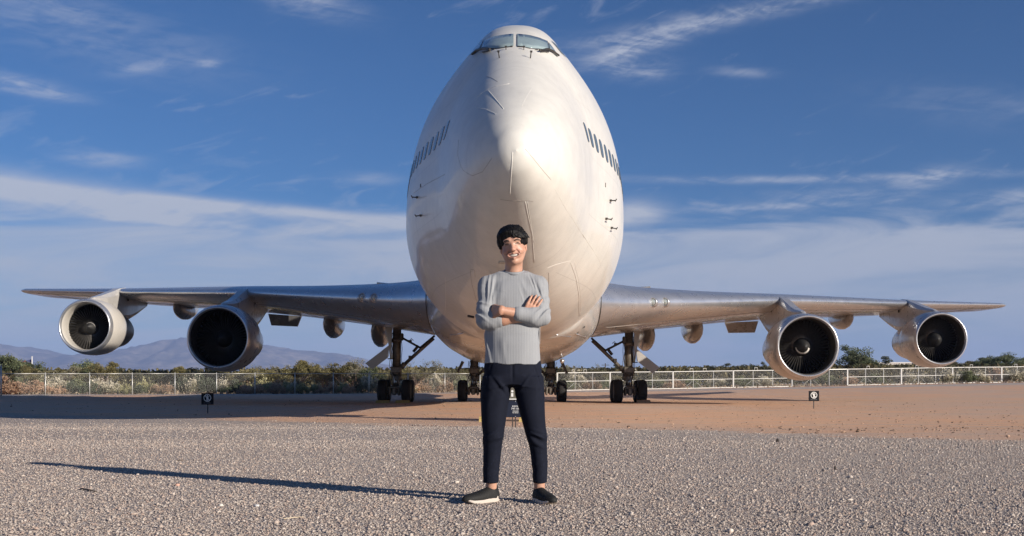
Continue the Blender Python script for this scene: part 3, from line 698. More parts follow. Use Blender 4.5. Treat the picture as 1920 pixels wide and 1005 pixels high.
# ---- landing gear
def lg(x, z): return gz1(x, 0) * 0 + z
def wheel(mb_name, c, r, w_, parent):
    h = w_ / 2; prof = [(-h * .55, .0), (-h * .6, r * .28), (-h * .75, r * .50), (-h * .98, r * .60), (-h, r * .80), (-h * .86, r * .94), (-h * .55, r * .995), (0, r), (h * .55, r * .995), (h * .86, r * .94), (h, r * .80), (h * .98, r * .60), (h * .75, r * .50), (h * .6, r * .28), (h * .55, 0)]
    mis = [1, 1, 1] + [0] * 8 + [1, 1, 1]
    return MB().lathe(prof, c=c, axis='x', n=30, mis=mis).build('wheel', [M_tyre, M_gear], parent)
def groundz(x, s):   # terrain height seen in the rolled aircraft frame
    return gz1(x, NY + s) + x * math.sin(ROLL)
def main_gear(sg, x, s, body=False):
    zt = wing_lower(x, s) + .1 if not body else 2.3
    gzl = groundz(sg * x, s); r = .545; zc = gzl + r - .012; X = sg * x
    mb = MB(); mb.tube([(X, s, zc + .75), (X, s, zt)], .20 if not body else .21, 18)
    mb.tube([(X, s, zc + .72), (X, s, zc + .95)], .25, 18); mb.tube([(X, s - .02, zt - .75), (X, s - .02, zt - .55)], .235, 16)
    mb.box((X, s - .18, zc + 1.0), (.5, .26, .30), bevel=.04); mb.box((X - sg * .1, s - .12, zc + .62), (.34, .3, .25), bevel=.05)
    for dx in (-.17, .17): mb.tube([(X + dx, s - .23, zc + .85), (X + dx * .6, s - .42, zc + .45), (X + dx, s - .22, zc + .1)], .035, 6)
    gear = mb.build('landing_gear', M_gear, plane)
    MB().tube([(X, s, zc + .05), (X, s, zc + .8)], .13, 16).build('piston', M_chrome, gear)
    bo = MB(); bo.box((X, s, zc), (.30, 1.75, .26), bevel=.06); bo.box((X, s - .85, zc - .02), (.22, .2, .34), bevel=.05); bo.box((X, s - .7, zc + .16), (.42, .36, .16), bevel=.05)
    for ds in (-.735, .735): bo.tube([(X - .62, s + ds, zc), (X + .62, s + ds, zc)], .075, 10)
    for dx in (-.22, .22): bo.box((X + dx, s - .74, zc), (.12, .42, .42), bevel=.05)
    bo.build('bogie_beam', M_gear, gear)
    for ds in (-.735, .735):
        for dx in (-.56, .56): wheel('w', (X + dx, s + ds, zc), r, .42, gear)
    # hoses and brackets
    for k in range(5):
        a = .17 + .03 * k; P = [(X + (a if k % 2 else -a), s - .16 - .02 * k, zc + .5 + q_ * (zt - zc - .8) / 6) for q_ in range(7)]
        P = [(p[0] + .025 * math.sin(3 * i + k), p[1], p[2]) for i, p in enumerate(P)]; MB().tube(P, .014, 5).build('hydraulic_hose', M_dark, gear)
    if not body:
        hi = (sg * 3.75, s - .2, 2.98); lo = (sg * (x - .26), s - .05, 1.62); mid = (sg * 4.38, s - .15, 2.52)
        MB().tube([lo, hi], .085, 10).tube([(sg * (x - .22), s - .1, 1.55), (sg * (x - .4), s - .1, 1.78)], .12, 10).build('side_brace', M_gear, gear)
        MB().tube([(sg * (x - .18), s - .1, 3.02), mid], .05, 8).tube([mid, (hi[0] - sg * .05, hi[1], hi[2] + .12)], .05, 8).tube([(sg * 4.7, s - .2, 2.32), (sg * 4.46, s - .2, 2.62)], .07, 8).tube([(sg * 4.9, s - .2, 2.76), (sg * 4.8, s - .2, 2.95), (sg * 4.7, s - .2, 2.86)], .022, 6).box((sg * 4.86, s - .2, 2.83), (.16, .1, .1)).box((sg * 4.85, s - .2, 2.05), (.14, .1, .18)).build('lock_link', M_dark, gear)
        MB().box((sg * (x - .22), s - .1, 3.02), (.2, .24, .34), bevel=.04).build('bracket', M_dark, gear)
        # upper and lower gear doors
        up = [(x + .22, 3.55), (x + .52, 3.5), (x + .36, 2.62), (x + .28, 1.98), (x + .22, 2.7)]
        MB().prism([(sg * a, b) for a, b in up], 'y', s - .3, s + .75).build('gear_door', M_fair, gear)
        q4 = [(x + .30, 2.62), (x + .40, 2.0), (x + 1.10, 1.46), (x + 1.43, 1.74)]
        V = [(sg * a, s - .38, b) for a, b in q4] + [(sg * (a + .06), s + .62, b + .10) for a, b in q4]
        MB().add(V, [(0, 1, 2, 3), (7, 6, 5, 4), (0, 4, 5, 1), (1, 5, 6, 2), (2, 6, 7, 3), (3, 7, 4, 0)]).build('gear_door', M_fair, gear)
        MB().tube([(sg * (x + .15), s - .1, 1.98), (sg * (x + .42), s - .1, 1.98)], .025, 6).build('door_rod', M_dark, gear)
    else:
        MB().prism([(sg * (x + .62), 2.0), (sg * (x + .52), 1.96), (sg * (x + .78), 1.42), (sg * (x + .86), 1.45)], 'y', s - .5, s + .5).build('gear_door', M_dark, gear)
        MB().tube([(sg * (x - .9), s - .6, 1.98), (sg * (x - .15), s - .1, 1.25)], .07, 8).build('side_brace', M_gear, gear)
        MB().tube([(sg * (x + .2), s - .1, 1.62), (sg * (x + .72), s - .1, 1.62)], .02, 6).build('door_rod', M_dark, gear)
    return gear, zc
main_gear(-1, 5.5, 29.1); main_gear(1, 5.5, 29.1)
main_gear(-1, 1.92, 32.1, True); main_gear(1, 1.92, 32.1, True)
# nose gear
sn = 4.6; zg = groundz(0, sn); zc = zg + .555
ng = MB().tube([(0, sn, zc), (0, sn + .05, 2.6)], .14, 14).tube([(0, sn, zc + .5), (0, sn + .05, 2.6)], .19, 14).tube([(-.55, sn, zc), (.55, sn, zc)], .07, 10).tube([(0, sn - .05, zc + .9), (0, sn + 1.8, 2.5)], .08, 8).box((0, sn - .2, zc + .75), (.5, .2, .25), bevel=.04).build('landing_gear', M_gear, plane)
for dx in (-.43, .43): wheel('w', (dx, sn, zc), .57, .38, ng)
for sg in (-1, 1):
    MB().box((sg * .62, sn + .3, 2.05), (.05, 2.0, .6), bevel=.02).build('gear_door', M_grey, ng)
# ------------------------------------------------------------------ air (haze)
hz = bpy.data.materials.new('haze_air'); hz.use_nodes = True; hz.node_tree.nodes.clear(); t = NT(hz.node_tree)
pv = t.n('ShaderNodeVolumePrincipled'); pv.inputs['Density'].default_value = HAZE_D; pv.inputs['Color'].default_value = (.40, .56, 1.0, 1); pv.inputs['Anisotropy'].default_value = .0
ho = t.n('ShaderNodeOutputMaterial'); t.l(pv.outputs[0], ho.inputs['Volume'])
haze = MB().box((0, 5100, 219), (24000, 12400, 446)).build('haze', hz); tag(haze, kind='stuff'); hz.cycles.homogeneous_volume = True if hasattr(hz, 'cycles') and hasattr(hz.cycles, 'homogeneous_volume') else None

# ------------------------------------------------------------------ vegetation
def leafmat(name, hs, attr='leafcol'):
    m = bpy.data.materials.new(name); m.use_nodes = True; t = NT(m.node_tree); b = m.node_tree.nodes['Principled BSDF']
    a = t.n('ShaderNodeAttribute'); a.attribute_name = attr; oi = t.n('ShaderNodeObjectInfo')
    f = t.ramp(oi.outputs['Random'], 0, 1, .78, 1.22, False); vm = t.n('ShaderNodeVectorMath', operation='SCALE'); t.l(a.outputs['Color'], vm.inputs[0]); t.l(f, vm.inputs[3])
    t.l(vm.outputs[0], b.inputs['Base Color']); b.inputs['Roughness'].default_value = .7; b.inputs['Specular IOR Level'].default_value = .2
    tr = t.n('ShaderNodeBsdfTranslucent'); t.l(vm.outputs[0], tr.inputs[0]); mx = t.n('ShaderNodeMixShader'); mx.inputs[0].default_value = .25
    t.l(b.outputs[0], mx.inputs[1]); t.l(tr.outputs[0], mx.inputs[2]); t.l(mx.outputs[0], m.node_tree.nodes['Material Output'].inputs[0])
    return m
M_leaf = leafmat('foliage', 0)
M_bark = mat('bark', (.16, .125, .10), .9, var=.3, vscale=6, bump=.5, bscale=30)
def leaves(P, N, size, cols, rg, elong=1.0):
    """P: leaf centres; returns quads with random orientation (mostly facing N outward)"""
    n = len(P); a = rg.normal(size=(n, 3)); a /= np.linalg.norm(a, axis=1)[:, None]
    b = rg.normal(size=(n, 3)); b -= a * (a * b).sum(1)[:, None]; b /= np.linalg.norm(b, axis=1)[:, None]
    s_ = size * rg.uniform(.6, 1.35, n)[:, None]; a = a * s_ * elong; b = b * s_ / elong
    V = np.stack([P - a - b * .6, P + a * .2 - b, P + a + b * .5, P - a * .3 + b], 1).reshape(-1, 3)
    F = np.arange(4 * n).reshape(-1, 4)
    C = np.repeat(cols, 4, 0)
    return V, F, C
def veg_mesh(name, V, F, C, m):
    me = mesh_from(name, V, F, m); at = me.color_attributes.new('leafcol', 'FLOAT_COLOR', 'POINT')
    at.data.foreach_set('color', np.hstack([C, np.ones((len(C), 1))]).astype(np.float32).ravel()); return me
KIND = {  # name, colours (dark, mid, tip), n leaves, leaf size (unit shrub ~1 m high, 1.2 m wide), clumps
 'yellow': [(.10, .115, .05), (.30, .29, .13), (.62, .58, .34)], 'tan': [(.20, .13, .085), (.40, .27, .18), (.56, .40, .28)],
 'green': [(.06, .075, .04), (.13, .15, .075), (.24, .25, .14)], 'dark': [(.035, .048, .032), (.07, .09, .055), (.11, .13, .085)],
 'pale': [(.13, .125, .08), (.30, .28, .19), (.74, .68, .55)], 'red': [(.20, .11, .07), (.38, .235, .15), (.50, .34, .23)]}
def shrub_mesh(kind, seed):
    rg = np.random.default_rng(seed); cl = rg.normal(size=(13, 3)) * [.30, .30, .16]; cl[:, 2] = np.abs(cl[:, 2]) * 1.5 + .28
    cl[:, 2] *= 1 - .9 * (cl[:, 0] ** 2 + cl[:, 1] ** 2); cl = cl[cl[:, 2] > .05]
    Ps = []; tp = []
    for c in cl:
        n = 230; d = rg.normal(size=(n, 3)); d /= np.linalg.norm(d, axis=1)[:, None]; r = rg.uniform(.45, 1.0, n)[:, None] ** .6
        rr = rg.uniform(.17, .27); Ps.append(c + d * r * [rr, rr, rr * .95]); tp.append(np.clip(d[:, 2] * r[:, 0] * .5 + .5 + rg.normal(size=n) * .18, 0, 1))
    # upright sprigs that break the outline
    sg_ = rg.normal(size=(60, 3)) * [.34, .34, 0]; 
    for q in sg_:
        h = rg.uniform(.5, 1.12) * (1 - .5 * min(1, (q[0] ** 2 + q[1] ** 2) * 2)); k = 7; tt = np.linspace(.35, 1, k)[:, None]; Ps.append(np.hstack([np.repeat(q[None, :2] * 1.0, k, 0) * (1 + .25 * tt), h * tt]) + rg.normal(size=(k, 3)) * .012); tp.append(np.clip(tt[:, 0] * .9, 0, 1))
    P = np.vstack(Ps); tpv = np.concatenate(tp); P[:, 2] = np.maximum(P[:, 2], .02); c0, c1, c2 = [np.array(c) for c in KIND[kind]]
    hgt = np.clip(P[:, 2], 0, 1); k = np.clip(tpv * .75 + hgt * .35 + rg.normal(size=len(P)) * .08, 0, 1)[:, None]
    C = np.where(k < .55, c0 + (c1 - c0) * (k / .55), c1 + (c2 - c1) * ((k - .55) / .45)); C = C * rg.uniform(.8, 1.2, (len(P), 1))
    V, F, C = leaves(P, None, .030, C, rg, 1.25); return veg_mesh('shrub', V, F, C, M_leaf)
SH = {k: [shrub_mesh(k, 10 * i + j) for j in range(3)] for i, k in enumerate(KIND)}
def stems_mesh(seed):
    rg = random.Random(seed); mb = MB()
    for k in range(9):
        a = rg.uniform(0, 6.28); r = rg.uniform(.1, .4); mb.tube([(0.02 * math.cos(a), .02 * math.sin(a), -.05), (r * .5 * math.cos(a), r * .5 * math.sin(a), .25), (r * math.cos(a), r * math.sin(a), rg.uniform(.45, .8))], [.018, .012, .006], 4, cap=False)
    me = mesh_from('stems', mb.V, mb.F, M_bark, True); return me
STEM = [stems_mesh(i) for i in range(3)]
def tree_mesh(seed, dense=1.0, col=((.035, .042, .02), (.09, .095, .045), (.17, .165, .08)), airy=.5, nb=9, cn=26, lf=150):
    """crown of a desert tree, unit height 1; leaves in many clumps carried on limbs"""
    rg = np.random.default_rng(seed); limbs = []; cl = []
    trunk = MB(); base = Vector((0, 0, -.05)); fork = Vector((rg.uniform(-.04, .04), rg.uniform(-.04, .04), rg.uniform(.14, .26)))
    trunk.tube([base, base.lerp(fork, .6) + Vector((.01, .01, 0)), fork], [.040, .032, .026], 7)
    for b in range(nb):
        a = b * 2.4 + rg.uniform(-.4, .4); L = rg.uniform(.35, .62); up = rg.uniform(.35, .95); e = fork + Vector((math.cos(a) * L * .85 * (1.15 - up * .5), math.sin(a) * L * .85 * (1.15 - up * .5), L * up * 1.15))
        m_ = fork.lerp(e, .5) + Vector((rg.uniform(-.04, .04), rg.uniform(-.04, .04), .05)); trunk.tube([fork, m_, e], [.020, .012, .005], 5)
        for q in range(3):
            tip = m_.lerp(e, rg.uniform(.3, 1)); e2 = tip + Vector((rg.uniform(-.16, .16), rg.uniform(-.16, .16), rg.uniform(.02, .17))); trunk.tube([tip, e2], [.006, .002], 4, cap=False); cl.append(np.array(e2))
        cl.append(np.array(e)); cl.append(np.array(m_ + Vector((0, 0, .06))))
    cl = np.array(cl); Ps = []; tp = []
    for c in cl:
        n = int(lf * rg.uniform(.5, 1.3) * dense); d = rg.normal(size=(n, 3)); d /= np.linalg.norm(d, axis=1)[:, None]; r = rg.uniform(0, 1, n)[:, None] ** .5; rr = rg.uniform(.07, .14)
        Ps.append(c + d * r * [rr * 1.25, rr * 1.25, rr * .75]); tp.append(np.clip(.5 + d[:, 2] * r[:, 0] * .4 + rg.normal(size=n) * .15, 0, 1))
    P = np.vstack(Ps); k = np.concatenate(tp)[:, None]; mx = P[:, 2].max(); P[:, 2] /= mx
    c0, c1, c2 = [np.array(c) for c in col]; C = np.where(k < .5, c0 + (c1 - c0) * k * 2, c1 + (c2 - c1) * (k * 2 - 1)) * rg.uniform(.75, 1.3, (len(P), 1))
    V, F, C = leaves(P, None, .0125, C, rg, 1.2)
    tv = np.array(trunk.V); tv[:, 2] /= mx; tm = mesh_from('trunk', tv, trunk.F, M_bark, True)
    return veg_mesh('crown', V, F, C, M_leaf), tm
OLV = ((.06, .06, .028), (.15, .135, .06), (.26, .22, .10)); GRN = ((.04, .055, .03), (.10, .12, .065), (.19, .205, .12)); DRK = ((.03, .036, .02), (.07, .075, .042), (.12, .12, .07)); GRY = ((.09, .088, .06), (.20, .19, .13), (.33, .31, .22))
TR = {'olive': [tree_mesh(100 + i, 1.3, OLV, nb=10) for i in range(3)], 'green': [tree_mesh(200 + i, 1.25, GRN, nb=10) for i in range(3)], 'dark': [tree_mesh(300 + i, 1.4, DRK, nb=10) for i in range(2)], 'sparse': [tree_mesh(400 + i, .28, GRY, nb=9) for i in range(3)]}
def wx(px, d): return (px - CX) / FPX * d
def topz(py, d): return CAMH + (CYH - py) / FPX * d
def put_tree(px, top, wpx, d, kind, i, label, group):
    x = wx(px, d); g0 = gz1(x, d); h = max(topz(top, d) - g0, .8); wd = wpx / FPX * d
    o = empty('desert_tree', (x, d, g0 - .03), (0, 0, (i * 1.7) % 6.28)); cm, tm = TR[kind][i % len(TR[kind])]
    sx = wd / 1.25
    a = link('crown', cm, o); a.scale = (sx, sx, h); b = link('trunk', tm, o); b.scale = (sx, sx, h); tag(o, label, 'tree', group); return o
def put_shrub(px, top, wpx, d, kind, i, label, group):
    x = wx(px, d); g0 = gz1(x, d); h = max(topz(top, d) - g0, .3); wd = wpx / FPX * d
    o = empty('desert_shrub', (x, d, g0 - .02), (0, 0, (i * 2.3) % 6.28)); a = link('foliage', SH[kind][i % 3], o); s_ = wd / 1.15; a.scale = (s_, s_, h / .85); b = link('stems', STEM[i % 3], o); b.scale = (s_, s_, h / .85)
    tag(o, label, 'shrub', group); return o
def roadfar(px, base=0): x = wx(px, 88); return 80.5 + .22 * x + 6.5 + base
kl = {'yellow': 'yellow-tipped rabbitbrush in the row beyond the chain-link fence', 'tan': 'low dry tan bush in the row beyond the chain-link fence', 'green': 'grey-green desert bush in the row beyond the chain-link fence',
      'dark': 'dark green desert bush in the row beyond the chain-link fence', 'pale': 'bush with pale cream seed heads beyond the chain-link fence', 'red': 'reddish dry bush at the left end of the row beyond the fence'}
shr = [(12, 712, 44, 'red'), (38, 716, 46, 'red'), (60, 717, 40, 'red'), (38, 706, 34, 'green'), (79, 710, 32, 'yellow'), (70, 720, 30, 'red'), (104, 706, 40, 'pale'), (92, 721, 30, 'tan'), (116, 722, 30, 'tan'), (144, 709, 42, 'green'), (134, 716, 30, 'dark'), (166, 715, 26, 'dark'),
       (182, 709, 38, 'pale'), (205, 711, 30, 'pale'), (196, 721, 30, 'tan'), (222, 717, 24, 'yellow'), (238, 717, 22, 'yellow'), (256, 721, 26, 'dark'), (268, 709, 28, 'yellow'), (284, 716, 28, 'green'), (296, 720, 24, 'tan'), (312, 721, 26, 'tan'),
       (342, 709, 50, 'dark'), (360, 703, 30, 'pale'), (376, 708, 46, 'dark'), (395, 712, 34, 'dark'), (416, 706, 26, 'pale'), (444, 716, 34, 'dark'), (462, 718, 26, 'tan'), (478, 718, 28, 'tan'), (494, 706, 34, 'yellow'), (520, 712, 24, 'tan'), (512, 720, 24, 'tan'), (537, 708, 24, 'yellow'), (549, 711, 16, 'pale'), (556, 713, 14, 'dark'),
       (566, 711, 22, 'yellow'), (590, 714, 24, 'yellow'), (602, 722, 20, 'tan'), (624, 716, 24, 'tan'), (642, 711, 22, 'yellow'), (655, 720, 20, 'tan'), (672, 714, 16, 'dark'), (691, 699, 30, 'pale'), (722, 712, 24, 'tan'), (758, 711, 26, 'pale'), (776, 714, 26, 'tan'), (795, 713, 30, 'tan'), (818, 700, 24, 'pale'), (838, 712, 30, 'tan'),
       (862, 708, 30, 'green'), (1062, 712, 30, 'green'), (1083, 697, 34, 'pale'), (1110, 712, 30, 'tan'), (1140, 710, 30, 'green'), (1232, 708, 36, 'green'), (1262, 712, 34, 'tan'), (1300, 706, 36, 'green'), (1345, 708, 34, 'pale'), (1390, 707, 34, 'green'), (1430, 704, 34, 'pale'), (1556, 700, 40, 'green'), (1590, 704, 30, 'tan'),
       (1640, 700, 36, 'green'), (1700, 694, 30, 'pale'), (1735, 695, 34, 'pale'), (1775, 690, 30, 'pale'), (1812, 691, 34, 'green'), (1838, 693, 26, 'pale'), (1868, 690, 34, 'tan'), (1902, 690, 34, 'pale')]
rs = random.Random(5)
ZN = [(45, 'at the far left edge'), (95, 'by the flagpole'), (245, 'under the white-cowled engine'), (345, 'between the two left engines'), (490, 'under the dark left engine'), (600, 'just right of the dark left engine'), (720, 'left of the left wing wheels'), (850, 'between left wing wheels and body wheels'), (925, 'behind the left body wheels'), (1060, 'behind the right body wheels'),
      (1135, 'right of the right body wheels'), (1215, 'behind the right wing wheels'), (1310, 'right of the right gear door'), (1440, 'left of the sunlit inboard engine'), (1570, 'under the sunlit inboard engine'), (1680, 'between the two right engines'), (1820, 'under the outboard right engine'), (9999, 'at the far right edge')]
ORD = ['leftmost', 'second from left', 'third from left', 'fourth from left', 'fifth from left', 'sixth from left', 'seventh from left', 'eighth from left']
def placed(items, kinds):
    zone = lambda px: next(z for e, z in ZN if px < e); out = {}
    for px, k in items:
        same = sorted(p for p, kk in items if kk == k and zone(p) == zone(px)); n_ = same.index(px)
        out[(px, k)] = kinds[k] + ' ' + zone(px) + ('' if len(same) == 1 else ', ' + ORD[n_])
    return out
SL = placed([(q[0], q[3]) for q in shr], {'yellow': 'yellow-tipped bush behind the fence', 'tan': 'dry tan bush behind the fence', 'green': 'grey-green bush behind the fence', 'dark': 'dark green bush behind the fence', 'pale': 'pale seed-headed bush behind the fence', 'red': 'reddish dry bush behind the fence'})
for i, (px, top, wd, k) in enumerate(shr):
    left = px < 1000; d = roadfar(px, rs.uniform(0.2, 2.2) + (3.5 if top < 711 else 0))
    lab = SL[(px, k)] if True else {'green': 'grey-green desert bush beyond the white railed fence', 'tan': 'low dry tan bush beyond the white railed fence', 'pale': 'pale seed-topped bush beyond the white railed fence'}[k]
    if px == 691: lab = 'tall round bush with cream flower heads left of the airliner wheels'
    if px == 818: lab = 'narrow cream-flowered bush just left of the body wheels'
    if px == 1083: lab = 'big pale bush behind the railed fence right of the body wheels'
    put_shrub(px, top, wd, d, k, i, lab, 'desert bushes beyond the fence')
trees = [(2, 652, 70, 'green', 'dark green mesquite at the far left edge behind the fence'), (30, 672, 60, 'dark', None), (36, 668, 66, 'green', None), (52, 684, 40, 'olive', None), (112, 681, 62, 'sparse', 'thin twiggy tree with see-through crown left of the leafy one'), (100, 690, 60, 'olive', None),
         (165, 671, 60, 'green', 'leafy grey-green tree under the white-cowled engine'), (197, 677, 46, 'olive', None), (178, 688, 70, 'olive', None), (232, 688, 34, 'dark', None), (215, 691, 60, 'olive', None), (275, 695, 50, 'dark', None), (312, 690, 56, 'olive', None), (352, 686, 50, 'olive', None), (395, 687, 60, 'olive', None), (440, 690, 60, 'olive', None),
         (487, 680, 40, 'sparse', None), (478, 692, 70, 'olive', None), (530, 682, 40, 'sparse', None), (562, 674, 58, 'olive', 'rounded yellow-olive tree midway between engine and wheels'), (520, 692, 60, 'olive', None), (610, 688, 50, 'olive', None), (640, 678, 54, 'olive', None), (668, 670, 44, 'sparse', 'tall sparse tree left of the hanging gear door'), (690, 682, 60, 'green', None), (660, 690, 60, 'green', None), (715, 686, 46, 'olive', None),
         (762, 688, 50, 'olive', None), (782, 675, 44, 'sparse', None), (808, 673, 40, 'sparse', None), (800, 689, 60, 'olive', None), (845, 685, 44, 'sparse', None), (868, 690, 50, 'olive', None), (900, 690, 50, 'olive', None), (1050, 689, 50, 'olive', None), (1072, 682, 26, 'sparse', None), (1110, 688, 50, 'dark', None), (1112, 678, 22, 'sparse', None), (1165, 682, 36, 'dark', None),
         (1150, 690, 60, 'olive', None), (1205, 689, 60, 'dark', None), (1250, 686, 60, 'dark', None), (1290, 687, 50, 'olive', None), (1325, 685, 60, 'dark', None), (1367, 680, 54, 'dark', None), (1400, 686, 50, 'dark', None), (1425, 678, 30, 'dark', None), (1450, 684, 50, 'dark', None),
         (1580, 676, 50, 'olive', None), (1610, 645, 66, 'green', 'tall leafy tree standing alone between the two right engines'), (1635, 668, 66, 'dark', None), (1600, 682, 90, 'olive', None), (1660, 683, 40, 'olive', None), (1702, 676, 50, 'olive', None), (1735, 680, 50, 'dark', None), (1800, 676, 60, 'olive', None), (1850, 669, 50, 'green', None),
         (1880, 658, 70, 'green', 'broad feathery green bush at the far right behind the fence'), (1915, 666, 50, 'green', None), (1945, 662, 60, 'green', None)]
tl = {'olive': 'low olive-brown desert tree in the dense line behind the fence', 'green': 'mid-green desert tree in the dense line behind the fence', 'dark': 'dark bushy desert tree in the line behind the fence', 'sparse': 'bare twiggy desert tree standing up out of the scrub line'}
TL = placed([(q[0], q[3]) for q in trees if not q[4]], {'olive': 'low olive-brown tree behind the fence', 'green': 'mid-green tree behind the fence', 'dark': 'dark bushy tree behind the fence', 'sparse': 'bare twiggy tree behind the fence'})
for i, (px, top, wd, k, lab) in enumerate(trees):
    d = rs.uniform(104, 118) + (10 if px > 1200 else 0); put_tree(px, top, wd * 1.5, d, k, i, lab or TL[(px, k)], 'desert trees behind the fence')
# far-off dense scrub that reads as one mass
rg = np.random.default_rng(3); n = 60000; px = rg.uniform(-260, 2200, n); d = rg.uniform(112, 150, n)
top = np.interp(px, [0, 300, 700, 1100, 1500, 1900], [694, 697, 692, 692, 688, 684]); x = wx(px, d); g0 = gz(x, d)
hmax = (CAMH + (CYH - top) / FPX * d - g0) * (.80 + .42 * fbm(x * .32, d * .32, 0, 3)); P = np.stack([x, d, g0 + hmax * rg.uniform(0, 1, n) ** .7], 1)
k = rg.uniform(0, 1, n)[:, None]; tone = fbm(x * .12, d * .12, 7, 2)[:, None]; c0, c1 = np.array((.06, .058, .03)), np.array((.21, .18, .095)); C = (c0 + (c1 - c0) * k) * (.7 + .7 * tone) * np.where(px[:, None] > 1100, .8, 1.0)
V, F, C = leaves(P, None, .17, C, rg, 1.15); so_ = link('far_scrub', veg_mesh('far_scrub', V, F, C, M_leaf)); tag(so_, kind='stuff')
# dry grass and weeds at the foot of the bushes
n = 9000; px = rg.uniform(-200, 2100, n); x = wx(px, 90); d = roadfar(0) + .22 * (x - wx(0, 88)) - .22 * 0 + rg.uniform(-1.0, 14, n) ; x = wx(px, d); d = 80.5 + .22 * x + 6.6 + rg.uniform(-.3, 16, n); x = wx(px, d); g0 = gz(x, d)
P = np.stack([x, d, g0 + rg.uniform(0, .32, n) * fbm(x * .8, d * .8, 2, 2)], 1); C = (np.array((.30, .22, .15)) + (np.array((.48, .40, .28)) - np.array((.30, .22, .15))) * rg.uniform(0, 1, n)[:, None])
V, F, C = leaves(P, None, .075, C, rg, 1.6); gr = link('dry_grass', veg_mesh('dry_grass', V, F, C, M_leaf)); tag(gr, kind='stuff')

# ------------------------------------------------------------------ fences
M_galv = mat('galvanised_steel', (.50, .50, .48), .45, metal=.5); M_wht = mat('white_rail_paint', (.62, .61, .58), .5)
mw = bpy.data.materials.new('chain_link_wire'); mw.use_nodes = True; t = NT(mw.node_tree); b = mw.node_tree.nodes['Principled BSDF']; b.inputs['Base Color'].default_value = (.20, .20, .195, 1); b.inputs['Roughness'].default_value = .5; b.inputs['Metallic'].default_value = .4
co = t.n('ShaderNodeTexCoord').outputs['UV']; sp = t.n('ShaderNodeSeparateXYZ'); t.l(co, sp.inputs[0])
def stripes(v): return t.m('LESS_THAN', t.m('FRACT', v), .055)
wv = t.m('MAXIMUM', stripes(t.m('MULTIPLY', t.m('ADD', sp.outputs[0], sp.outputs[1]), 14.0)), stripes(t.m('MULTIPLY', t.m('SUBTRACT', sp.outputs[0], sp.outputs[1]), 14.0)))
tp_ = t.n('ShaderNodeBsdfTransparent'); mx = t.n('ShaderNodeMixShader'); t.l(wv, mx.inputs[0]); t.l(tp_.outputs[0], mx.inputs[1]); t.l(b.outputs[0], mx.inputs[2]); t.l(mx.outputs[0], mw.node_tree.nodes['Material Output'].inputs[0])
def meshpanel(A, Bp, zA0, zA1, zB0, zB1, parent):
    L = math.hypot(Bp[0] - A[0], Bp[1] - A[1]); me = mesh_from('wire_mesh', [(A[0], A[1], zA0), (Bp[0], Bp[1], zB0), (Bp[0], Bp[1], zB1), (A[0], A[1], zA1)], [(0, 1, 2, 3)], mw)
    uv = me.uv_layers.new(name='uv'); uv.data.foreach_set('uv', [0, 0, L, 0, L, zB1 - zB0, 0, zA1 - zA0]); return link('wire_mesh', me, parent)
fL = empty('chain_link_fence', (wx(2, 72), 72, gz1(wx(2, 72), 72))); tag(fL, 'long chain-link fence with thin steel posts crossing behind the left wing', 'fence')
o0 = Vector(fL.location)
pts = []
for px in (-330, -247, -164, -81, 2, 85, 168, 248, 328, 406, 478, 553, 625, 692, 765, 834, 900, 965, 1030): pts.append((px, 72 + max(px - 2, 0) * .0178))
PP = [(wx(p, d), d) for p, d in pts]
for i, (x, y) in enumerate(PP):
    z0 = gz1(x, y); z1 = topz(700, y) + (.0 if i != 4 else .45); r = .035 if i != 4 else .055
    MB().tube([(x - o0.x, y - o0.y, z0 - .1 - o0.z), (x - o0.x, y - o0.y, z1 - o0.z)], r, 8).lathe([(z1 - o0.z, r * 1.3), (z1 + .05 - o0.z, r * .8), (z1 + .07 - o0.z, 0)], c=(x - o0.x, y - o0.y, 0), axis='z', n=8).build('fence_post', M_galv, fL)
    if i < len(PP) - 1:
        x2, y2 = PP[i + 1]; zz1 = topz(700, y); zz2 = topz(700, y2)
        MB().tube([(x - o0.x, y - o0.y, zz1 - o0.z - .02), (x2 - o0.x, y2 - o0.y, zz2 - o0.z - .02)], .024, 6).build('top_rail', M_galv, fL)
        meshpanel((x - o0.x, y - o0.y + .04), (x2 - o0.x, y2 - o0.y + .04), z0 + .03 - o0.z, zz1 - .02 - o0.z, gz1(x2, y2) + .03 - o0.z, zz2 - .02 - o0.z, fL)
